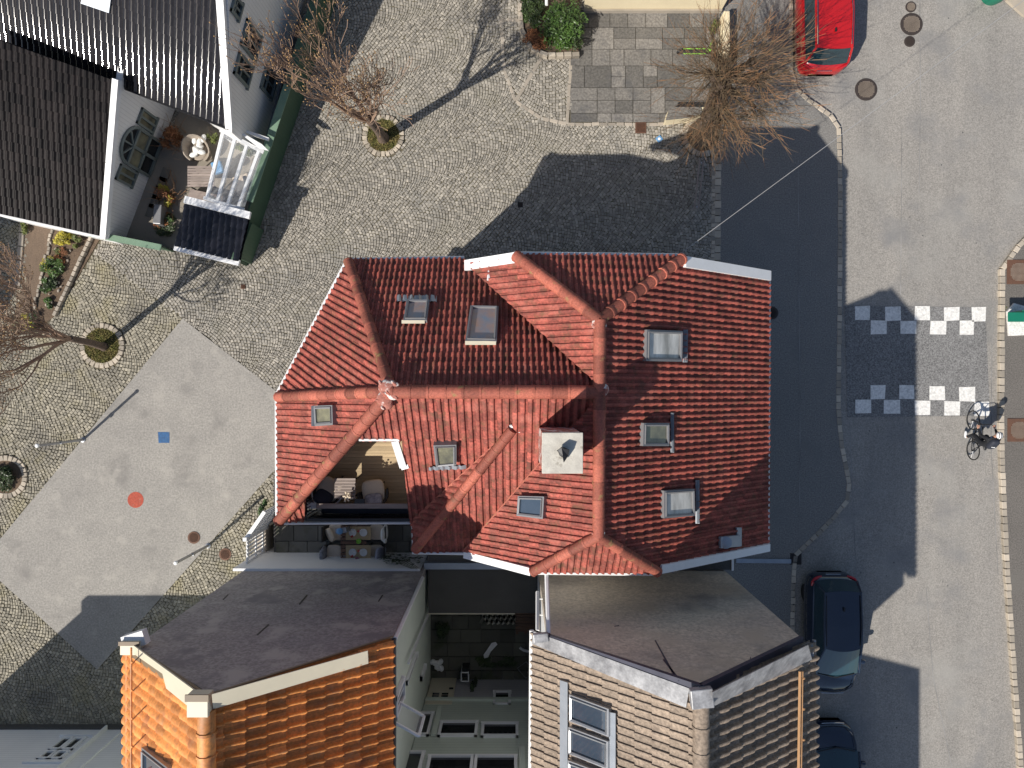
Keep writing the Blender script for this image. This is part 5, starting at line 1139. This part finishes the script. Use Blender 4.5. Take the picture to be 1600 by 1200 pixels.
bare_tree(g(-637,-58,0), g(-622,-64,2.5), [((-.3,.45,1),1.1),((-.25,-.4,1),1.05),((.25,.25,1),1.1),((-.1,-.25,1),1.1),((.35,-.2,1),1.0),((-.2,.3,1),1.0),((.1,0,1.1),1.15)], 1.85, .13, 4, 'bare tree leaning to the left edge beside the concrete slab', 23, twig='twig')
# pollarded tree
random.seed(5); pt_ = thing('pollarded_tree', 'big pollarded bare tree with a fan of ochre shoots by the red car', 'tree', g(297,-386,0), 'bare street trees'); del pt_['group']
hd = g(283,-408,3.6); b0 = g(297,-386,0)
MB().tube([b0, b0.lerp(hd,.1), b0.lerp(hd,.6)+V((.05,0,0)), hd], [.42,.3,.27,.3], 12).build('trunk', M['bark'], pt_, smooth=True)
mb = MB(); heads = []
for k in range(11):
    a = 2*math.pi*k/11 + random.gauss(0,.15); d = V((math.cos(a), math.sin(a), random.uniform(.15,.8))); p = hd.copy(); pts = [p]; q = p + d.normalized()*random.uniform(.4,.95)
    pts += [p.lerp(q,.5)+V((0,0,.08)), q]; mb.tube(pts, [.16,.12,.1], 8); mb.ell(q, (.15,.15,.13), 8, 6); heads.append((q, d))
heads.append((hd + V((0,0,.3)), V((0,0,1))))
for k in range(5):
    q = hd + V((random.uniform(-.6,1.3), random.uniform(-1.0,-.55), random.uniform(-1.2,-.5))); mb.tube([hd - V((0,0,.4)), hd.lerp(q,.6), q], [.10,.08,.06], 7); heads.append((q, V((random.gauss(0,.3), -1, .25)))); mb.build('limb', M['bark'], pt_, smooth=True)
sh = MB(); tp = MB()
for q, d in heads:
    for k in range(31):
        v = (d.normalized()*.5 + V((random.gauss(0,.6), random.gauss(0,.6), random.gauss(.1,.45)))).normalized(); L_ = random.uniform(.9,2.15); p = q + v*.1; pts = [p]; ds = v.copy()
        for j in range(5): ds = (ds + V((random.gauss(0,.10), random.gauss(0,.10), .05+random.gauss(0,.08)))).normalized(); pts.append(pts[-1] + ds*L_/5)
        r0 = random.uniform(.007,.0125); sh.tube(pts[:5], [r0, r0*.9, r0*.75, r0*.65, r0*.55], 4, tint=random.random()); tp.tube(pts[4:], [r0*.55, r0*.35], 3)
        for _ in range(random.randint(3,6)):
            i = random.randint(1,4); e = (ds + V((random.gauss(0,.6), random.gauss(0,.6), random.gauss(.1,.5)))).normalized(); l2 = random.uniform(.25,.7); m1 = pts[i] + e*l2*.5; tgt = tp if random.random() < .3 else sh
            tgt.tube([pts[i], m1, m1 + (e + V((random.gauss(0,.2),random.gauss(0,.2),.1))).normalized()*l2*.5], [r0*.5, r0*.42, r0*.25], 3, tint=random.random())
sh.build('shoots', M['willow'], pt_); tp.build('shoot_tips', M['willowtip'], pt_)
# ------------------------------------------------------------------ street things
def post(base, h, label):
    b = W(*base, 0); t = thing('lamp_post', label, 'post', b, 'slim steel posts by the concrete slab')
    MB().tube([b, b + V((0,0,h))], .048, 12).build('pole', M['steel'], t, smooth=True); MB().lathe(b + V((0,0,h)), [(.06,-.05),(.07,0),(.05,.03),(.0,.04)], 14).build('cap', wh, t, smooth=True)
    MB().lathe(b, [(.10,0),(.10,.03),(.05,.05)], 12).build('base_plate', M['steel'], t); mb = MB(); mb.box(b + V((.02,.0,1.25)), (.10,.10,.12)); mb.build('bracket', M['steel'], t)
post((130,687), 2.44, 'slim steel post with a white cap at the upper left edge of the concrete slab'); post((325.5,852.5), 2.44, 'slim steel post with a white cap at the lower right edge of the concrete slab')
def cover(px, py, r, m1, m2, label, z=.0, sq=0, kind='manhole_cover', grp='round manhole covers', zz=ZR):
    k = (H-zz)/F; c = V(((px-800)*k, (600-py)*k, zz)); t = thing(kind, label, 'manhole cover', c, grp); R_ = r*G
    if sq: MB().box(c + V((0,0,.012)), (R_*2,R_*2,.024)).build('frame', M[m1], t)
    else: MB().lathe(c, [(R_,0),(R_,.018),(R_*.86,.022),(0.001,.022)], 32).build('frame', M[m1], t)
    mb = MB(); n = 8; pr = R_*.78
    for i in range(-n, n+1):
        for j in range(-n, n+1):
            x, y = i*pr/n, j*pr/n
            if ((sq and R_ < .3) or x*x+y*y < pr*pr): mb.box(c + V((x, y, .03)), (pr/n*.62, pr/n*.62, .012), R(45) if not sq else 0, tint=random.random())
    mb.build('lid_studs', M[m2], t)
cover(1353,140,17.5,'irondark','ironpale','round manhole cover with pale studs beside the kerb bend in the sunny road')
cover(1424,38,17.5,'irondark','ironpale','large round manhole cover between two small covers at the top of the road')
cover(1423,11,8.5,'irondark','ironpale','small round cover above the large manhole at the top of the road'); cover(1421,65,8.5,'irondark','irondark','small round cover below the large manhole at the top of the road')
cover(303,840,9.5,'iron','iron','rusty round cover on the concrete slab beside the steel post', zz=.008); cover(352,866,9.5,'iron','iron','rusty round cover in the setts near the picket gate', zz=.0)
cover(1206,489,10,'irondark','irondark','dark round cover in the shaded pavement right of the red roof', zz=.002)
cover(1592,425,19,'iron','ironpale','rust brown square hatch with a round lid by the kerb bend above the green cabinet', sq=1, zz=.002, grp='square rusty hatches'); cover(1592,672,18,'iron','ironpale','rust brown square hatch in the pavement beside the cyclist', sq=1, zz=.002, grp='square rusty hatches')
cover(1001,200,8.5,'iron','iron','small square rusty drain grate below the flagstones', sq=1, zz=.0, grp='square rusty hatches'); cover(1243,873,9,'irondark','plastic','square black drain grate at the kerb above the parked black car', sq=1, zz=-.02, grp='square rusty hatches')
cover(380,448,3.4,'iron','iron','tiny rusty square cover in the setts right of the tree shadow', sq=1, zz=.0, grp='square rusty hatches')
cover(813,320,4,'irondark','irondark','tiny dark square cover in the shaded setts', sq=1, zz=.0, grp='square rusty hatches')
t = thing('enamel_plate', 'small light blue square plate with a white dot set in the cobbles', 'plate', W(1030,217,0)); MB().box(W(1030,217,.015), (.2,.2,.03), R(38)).build('plate', M['lightblue'], t); MB().lathe(W(1030,217,.03), [(.05,0),(.05,.005)], 16).build('dot', wh, t)
rb = thing('road_barrier', 'narrow steel rail lying low over the shaded cobbles', 'rail', W(1092,290,0)); mb = MB()
for dx in (-.07,.07): mb.beam(W(1096.5,250,.28)+V((dx,0,0)), W(1088,327,.28)+V((dx,0,0)), .04, .05)
mb.build('rail', M['greywood'], rb); [MB().beam(W(x,y,0), W(x,y,.28), .06,.06, up=(1,0,0)).build('foot', M['steel'], rb) for x,y in ((1096,254),(1089,323))]
tag(MB().beam(W(1150,876,.03), W(1236,877,.03), .16, .05).build('drain_channel', M['greyzinc'], bevel=.01), 'grey drain channel crossing the pavement to the black grate', 'drain')
# overhead cable
cbm = MB(); A, B = W(1062,397,8.2), W(1760,-118,7.6); pts = [A.lerp(B, k/24) - V((0,0,.10*math.sin(math.pi*k/24))) for k in range(25)]; cbm.tube(pts, .0085, 5)
tag(cbm.build('overhead_cable', M['cable']), 'thin overhead cable running from the red roof to the upper right', 'cable')
# green cabinet, green bin
t = thing('cable_cabinet', 'teal green street cabinet on a white concrete base by the right kerb', 'cabinet', W(1586,500,0))
MB().prism([W(x,y,0) for x,y in ((1571,487),(1582,474),(1596,478),(1640,480),(1640,522),(1574,525))], (0,0,.10)).build('base', M['paint'], t, bevel=.02)
MB().prism([W(x,y,.08) for x,y in ((1574,488),(1600,488),(1600,503),(1574,503))], (0,0,.75)).build('housing', M['greenbox'], t, bevel=.02); MB().prism([W(x,y,.83) for x,y in ((1574,488),(1600,488),(1600,503),(1574,503))], (0,0,.05)).build('lid', M['greenbox'], t, bevel=.015)
shrub(1569,478,ZR,(.12,.3,.15),[('leafolive',200,.03)],'little weed tuft at the kerb left of the green cabinet', name='weed_tuft', cat='weed')
t = thing('green_container', 'rounded dark green container lid at the upper right edge', 'container', W(1555,-8,ZR)); c = W(1548,-8,ZR)
MB().lathe(c, [(.4,0),(.44,.2),(.47,1.0),(.5,1.02)], 24).build('body', M['greenbox'], t, smooth=True); MB().lathe(c + V((0,0,1.02)), [(.5,0),(.48,.12),(.36,.25),(.15,.32),(.001,.33)], 24).build('lid', M['greenbox'], t, smooth=True)
# ------------------------------------------------------------------ cars
def car(cx, cy, L, Wd, hgt, flip, paint, label, group='parked cars', suv=True, badge=None):
    k = (H-ZR-.7)/F; o = V(((cx-800)*k, (600-cy)*k, ZR)); t = thing('parked_car', label, 'car', o, group); s = -1 if flip else 1   # s=1: nose towards +Y
    q = lambda x, y, z: o + V((x, s*y, z))
    hw = Wd/2; hl = L/2
    def ring(y, w, zt, zb=.22, crown=.05):
        pr = [(-w*.90,zb),(-w,zb+.15),(-w*1.0,zt*.62),(-w*.975,zt*.84),(-w*.90,zt*.97),(-w*.55,zt+crown*.8),(0,zt+crown),(w*.55,zt+crown*.8),(w*.90,zt*.97),(w*.975,zt*.84),(w*1.0,zt*.62),(w,zb+.15),(w*.90,zb)]
        return [q(x, y, z) for x, z in pr]
    st = [(-1,.50,.55,.35),(-.985,.68,.72,.28),(-.955,.80,.84,.24),(-.90,.895,.92,.22),(-.8,.96,.95,.22),(-.65,.99,.96,.22),(-.3,1,.95,.22),(.2,1,.93,.22),(.48,.98,.91,.22),(.70,.94,.85,.22),(.84,.86,.77,.22),(.93,.74,.70,.24),(.98,.58,.60,.28),(1,.40,.48,.35)]
    mb = MB(); mb.loft([ring(a*hl, w*hw, z, zb, .03 if abs(a) > .9 else .05) for a, w, z, zb in st]); mb.build('body', M[paint], t, smooth=True)
    # greenhouse
    rf, rr_, wf, wr = .11*hl, -.79*hl, .60*hl, -.90*hl; zr, zb = hgt, .95
    rw, bw = hw*.70, hw*.90
    def curve(y, w, z, bow, n=8, up=.0): return [q(-w + 2*w*i/n, y + bow*(1-(2*i/n-1)**2), z + up*(1-(2*i/n-1)**2)) for i in range(n+1)]
    A = curve(wf, bw, zb-.02, .16); B = curve(rf, rw, zr-.03, .10, up=.035); Cc = curve(rr_, rw*.98, zr-.04, -.06, up=.03); D = curve(wr, bw*.93, zb+.0, -.10)
    def band(name, r0, r1, mt): 
        m_ = MB(); [m_.poly([r0[i], r0[i+1], r1[i+1], r1[i]]) for i in range(len(r0)-1)]; return m_.build(name, mt, t, smooth=True)
    band('windscreen', A, B, M['carglass']); band('rear_window', D, Cc, M['carglass'])
    Mi = curve(-.25*hl, rw*1.02, zr-.01, 0, up=.04); m_ = MB()
    rows = [[v + V((0,0,.012)) for v in r_] for r_ in (B, Mi, Cc)]
    for a_, b_ in zip(rows, rows[1:]): [m_.poly([a_[i], a_[i+1], b_[i+1], b_[i]]) for i in range(8)]
    m_.build('roof', M[paint], t, smooth=True)
    for i in (0, 8):
        m_ = MB(); m_.poly([A[i], B[i], Mi[i], Cc[i], D[i]]); m_.build('side_window', M['carglass'], t)
        m_ = MB(); m_.tube([A[i], B[i], Mi[i], Cc[i], D[i]], .045, 6); m_.build('roof_pillar', M[paint], t, smooth=True)
        sg = -1 if i == 0 else 1
        MB().ell(q(sg*(hw+.03), .42*hl, .95), (.12,.08,.08), 10, 8, pw=.7).build('mirror', M[paint], t, smooth=True)
        for y in (.62, -.62):
            w_ = MB().lathe((0,0,0), [(.2,-.1),(.31,-.1),(.33,-.07),(.33,.07),(.31,.1),(.2,.1)], 20); w_.v = [tuple(q(sg*(hw*.84)+z*.95, y*hl+x, .33+yy)) for x, yy, z in w_.v]; wo = w_.build('wheel', M['tyre'], t, smooth=True)
        l_ = MB(); l_.tube([q(sg*hw*.50,-.968*hl,.80), q(sg*hw*.66,-.95*hl,.83), q(sg*hw*.79,-.925*hl,.85), q(sg*hw*.875,-.875*hl,.86), q(sg*hw*.915,-.82*hl,.86)], [.035,.05,.055,.055,.03], 8); l_.build('tail_light', M['lampred'], t)
        l_ = MB(); l_.tube([q(sg*hw*.50,.93*hl,.69), q(sg*hw*.64,.89*hl,.73), q(sg*hw*.76,.82*hl,.77)], [.03,.05,.03], 8); l_.build('headlight', M['glassblue'], t, smooth=True)
    m_ = MB(); m_.tube([q(x, .965*hl + .03*hl*(1-(x/hw)**2), .66) for x in [hw*.45*j/5 for j in range(-5,6)]], .018, 6); m_.tube([q(x, -.975*hl - .02*hl*(1-(x/hw)**2), .74) for x in [hw*.3*j/4 for j in range(-4,5)]], .014, 6)
    m_.build('chrome_strip', M['chrome'], t, smooth=True)
    m_ = MB(); m_.tube([q(-bw*.86, wf+.10, .93), q(-bw*.80, .86*hl, .80), q(-bw*.5, .945*hl, .73), q(0, .965*hl, .73), q(bw*.5, .945*hl, .73), q(bw*.80, .86*hl, .80), q(bw*.86, wf+.10, .93)], .012, 5); m_.build('bonnet_seam', M['plastic'], t)
    m_ = MB(); m_.prism([q(x,y,zr+.045) for x,y in ((-.02,-.5*hl),(.02,-.5*hl),(.03,-.56*hl),(-.03,-.56*hl))], (0,0,.04)); m_.build('antenna', M['plastic'], t)
    m_ = MB(); [m_.tube([q(sg*rw*.93, rf-.1, zr+.0), q(sg*rw*.97, -.25*hl, zr+.05), q(sg*rw*.93, rr_+.1, zr+.0)], .018, 6) for sg in (-1,1)]; m_.build('roof_rail', M['chrome'] if paint == 'carred' else M['plastic'], t, smooth=True)
    for yy in (.30,):
        m_ = MB(); m_.tube([q(-bw*.8, wf+.02, zb+.01), q(0, wf+.17, zb+.02), q(bw*.8, wf+.03, zb+.01)], .02, 5); m_.build('wiper', M['plastic'], t)
    return t
car(1301,990,4.3,1.80,1.50,True,'carblack','black car with red tail lights parked tail up beside the grey roofed house')
car(1302,1228,4.5,1.80,1.48,False,'carblack','black car with a chrome grille at the bottom edge behind the grey roofed house')
car(1287,16,4.4,1.80,1.55,False,'carred','bright red car parked under the pollarded tree at the top edge')
# ------------------------------------------------------------------ cyclist
XB = 714*G; zR = ZR
bkx = lambda y, z, dx=0.0: V((XB+dx, y, z+zR))
yf, yrr = -56*G, -103*G
bi = thing('bicycle', 'black bicycle ridden beside the right kerb of the road', 'bicycle', bkx((yf+yrr)/2, 0))
for y, nm in ((yf,'wheel'),(yrr,'wheel')):
    w_ = MB().tube([bkx(y+.335*math.cos(a), .345+.335*math.sin(a)) for a in [2*math.pi*k/32 for k in range(32)]], .022, 8, closed=True).build(nm, M['tyre'], bi, smooth=True)
    m_ = MB(); [m_.tube([bkx(y,.345), bkx(y+.33*math.cos(a), .345+.33*math.sin(a))], .004, 3) for a in [2*math.pi*k/16 for k in range(16)]]; m_.build('spokes', M['steel'], w_)
    m_ = MB(); m_.tube([bkx(y,.345,-.05), bkx(y,.345,.05)], .03, 8); m_.build('hub', M['darkmetal'], w_)
bb = bkx(yrr+.44,.30); hdt = bkx(yf-.14,.86); hdb = bkx(yf-.09,.70); sts = bkx(yrr+.26,.82)
m_ = MB(); [m_.tube([a,b], r_, 7) for a,b,r_ in ((bb,sts,.018),(sts,hdt,.02),(bb,hdb,.024),(hdt,hdb,.022),(bb,bkx(yrr,.345,.06),.012),(sts,bkx(yrr,.345,.06),.011),(bb,bkx(yrr,.345,-.06),.012),(sts,bkx(yrr,.345,-.06),.011),(hdb,bkx(yf,.345,.05),.014),(hdb,bkx(yf,.345,-.05),.014))]; m_.build('frame', M['darkmetal'], bi, smooth=True)
m_ = MB(); m_.tube([bkx(yf-.24,1.02,-.30), bkx(yf-.12,1.02,-.2), bkx(yf-.12,1.0,0), bkx(yf-.12,1.02,.2), bkx(yf-.24,1.02,.30)], .014, 6); m_.tube([hdt, bkx(yf-.12,1.0)], .016, 6); m_.build('handlebar', M['plastic'], bi, smooth=True)
m_ = MB(); m_.ell(bkx(yrr+.20,.97), (.075,.14,.04), 12, 8); m_.tube([sts, bkx(yrr+.23,.95)], .014, 6); m_.build('saddle', M['plastic'], bi, smooth=True)
m_ = MB(); m_.lathe((0,0,0), [(.10,-.004),(.10,.004)], 20); m_.v = [tuple(bb + V((z+.05, x, y))) for x,y,z in m_.v]; m_.tube([bb+V((-.10,.0,0)), bb+V((-.10,.06,-.16))], .01, 5); m_.tube([bb+V((.10,0,0)), bb+V((.10,-.06,.16))], .01, 5); m_.box(bb+V((-.15,.06,-.17)), (.1,.09,.02)); m_.box(bb+V((.15,-.06,.17)), (.1,.09,.02)); m_.build('crankset', M['steel'], bi)
pr_ = thing('person', 'cyclist in black clothing with a white helmet and navy backpack riding up the road', 'person', bkx((yf+yrr)/2, 0))
hip = bkx(yrr+.24,1.02); che = bkx(yrr+.47,1.33); nek = bkx(yrr+.58,1.50); hed = bkx(yrr+.66,1.66)
def skin(name, joints, edges, radii, mt, parent, lvl=2):
    b0 = BASE[parent.name]; me = bpy.data.meshes.new(name); me.from_pydata([tuple(V(j)-b0) for j in joints], edges, []); o = link(name, me, mt, parent, b0)
    md = o.modifiers.new('skin','SKIN'); md.use_smooth_shade = True; sv = me.skin_vertices[0].data if me.skin_vertices else None
    if sv is None:
        bpy.context.view_layer.update(); sv = me.skin_vertices[0].data
    for i, r_ in enumerate(radii): sv[i].radius = (r_, r_) if not isinstance(r_, tuple) else r_
    sv[0].use_root = True; sb = o.modifiers.new('sub','SUBSURF'); sb.levels = sb.render_levels = lvl; return o
hL, hR = bkx(yf-.21,1.04,-.29), bkx(yf-.21,1.04,.29)
J = [hip, bkx(yrr+.34,1.17), che, nek]; Ed = [(0,1),(1,2),(2,3)]; Rd = [(.16,.13),(.155,.12),(.18,.13),(.07,.07)]
def add(p, r_, to): J.append(p); Rd.append(r_); Ed.append((to, len(J)-1)); return len(J)-1
for sg, hnd in ((-1,hL),(1,hR)):
    a = add(bkx(yrr+.51,1.40,sg*.19), .075, 2); b = add(bkx(yrr+.62,1.16,sg*.30), .055, a); c = add(hnd + V((0,-.05,.03)), .036, b)
    ft = bb + (V((-.15,.10,-.12)) if sg < 0 else V((.15,-.02,.21)))
    l = add(bkx(yrr+.27,.96,sg*.11), .105, 0); kn = add(bkx(yrr+.60, .62+(.0 if sg < 0 else .24), sg*.14), .075, l); an_ = add(ft + V((0,-.05,.06)), .048, kn)
clo = skin('body', J, Ed, Rd, M['cloth'], pr_)
hm = MB(); hm.ell(hed + V((0,.0,-.02)), (.078,.095,.115), 18, 14); hm.ell(hed + V((0,.098,-.04)), (.016,.022,.022), 8, 6); [hm.ell(hed + V((sg*.08,0,-.03)), (.014,.028,.034), 8, 6) for sg in (-1,1)]; hm.tube([nek - V((0,0,.06)), hed - V((0,.01,.08))], .056, 10)
hd_ = hm.build('head', M['skin'], pr_, smooth=True)
fm = MB(); [fm.ell(hed + V((sg*.032,.086,.0)), (.012,.008,.008), 8, 6) for sg in (-1,1)]; fm.build('eye', M['plastic'], hd_); fm = MB(); fm.ell(hed + V((0,.09,-.075)), (.024,.008,.007), 8, 6); fm.build('mouth', M['redcloth'], hd_)
hl_ = MB(); hl_.ell(hed + V((0,-.012,.03)), (.098,.128,.10), 20, 12); hl_ = hl_.build('helmet', wh, pr_, smooth=True)
m_ = MB(); [m_.tube([hed + V((x,-.012+.124*math.cos(a)*math.sqrt(max(0,1-(x/.098)**2)), .03+.101*math.sin(a)*math.sqrt(max(0,1-(x/.098)**2)))) for a in [R(20+14*k) for k in range(11)]], .013, 5) for x in (-.055,0,.055)]; m_.build('vent', M['plastic'], hl_)
bp_ = MB(); bp_.ell(bkx(yrr+.33,1.36), (.16,.115,.235), 18, 14, pw=.6, tilt=R(-38)); bp_ = bp_.build('backpack', M['pack'], pr_, smooth=True)
MB().box(bkx(yrr+.215,1.44,-.05), (.05,.03,.12)).build('reflector', wh, bp_)
MB().ell(bkx(yrr+.45,1.41,-.13), (.03,.15,.035), 10, 6, tilt=R(25)).build('shoulder_stripe', M['clothblue'], pr_, smooth=True)
for sg, hnd in ((-1,hL),(1,hR)):
    m_ = MB(); m_.ell(hnd + V((0,-.01,.0)), (.043,.05,.022), 10, 8); m_.build('hand', M['skin'], pr_, smooth=True)
    f = MB()
    for i, l in enumerate((.055,.065,.062,.048)):
        b_ = hnd + V((-.033+.022*i, .03, .01)); f.tube([b_, b_+V((0,l*.5,.008)), b_+V((0,l*.8,-.02)), b_+V((0,l*.55,-.045))], [.010,.010,.009,.007], 6)
    th_ = hnd + V((-sg*.045,.0,0)); f.tube([th_, th_+V((-sg*.02,.03,-.008)), th_+V((-sg*.008,.05,-.022))], [.011,.010,.008], 6); f.build('fingers', M['skin'], pr_, smooth=True)
    ft = bb + (V((-.15,.10,-.12)) if sg < 0 else V((.15,-.02,.21))); m_ = MB(); m_.ell(ft + V((0,.03,-.015)), (.048,.135,.042), 14, 8, pw=.8); m_.build('shoe', wh if sg < 0 else M['plastic'], pr_, smooth=True)
m_ = MB(); lk = bkx(yrr+.60,.62,-.14); m_.tube([lk.lerp(bb+V((-.15,.05,-.06)), .35), lk.lerp(bb+V((-.15,.05,-.06)), .7), bb+V((-.15,.05,-.06))], [.058,.05,.04], 10); m_.build('calf', M['skin'], pr_, smooth=True)
# ------------------------------------------------------------------ camera, light
cam = bpy.data.cameras.new('Camera'); cam.lens = 24; cam.sensor_width = 36; cam.sensor_fit = 'HORIZONTAL'; cam.clip_end = 2000; cam.clip_start = .1
co = bpy.data.objects.new('Camera', cam); COL.objects.link(co); co.location = (0,0,H); co.rotation_euler = (0,0,0); sc.camera = co
EL = R(42.5); AZ = math.atan2(-.669, -.743)       # direction towards the sun (x, y)
sun = bpy.data.lights.new('Sun', 'SUN'); sun.energy = 4.9; sun.angle = R(.5); sun.color = (1,.945,.855)
so = bpy.data.objects.new('Sun', sun); COL.objects.link(so); dv = V((math.cos(AZ)*math.cos(EL), math.sin(AZ)*math.cos(EL), math.sin(EL)))
so.rotation_euler = dv.to_track_quat('Z','Y').to_euler(); so.location = dv*60
w = bpy.data.worlds.new('World'); sc.world = w; w.use_nodes = True; nt = w.node_tree
sky = nt.nodes.new('ShaderNodeTexSky'); sky.sky_type = 'NISHITA'; sky.sun_disc = False; sky.sun_elevation = EL; sky.sun_rotation = math.atan2(dv.x, dv.y)
nt.links.new(sky.outputs[0], nt.nodes['Background'].inputs[0]); nt.nodes['Background'].inputs[1].default_value = .09
vs_ = sc.view_settings; vs_.view_transform = 'Standard'; vs_.look = 'None'; vs_.gamma = 1; vs_.use_curve_mapping = False; vs_.exposure = 0.15
sc.cycles.max_bounces = 6; sc.cycles.transparent_max_bounces = 8
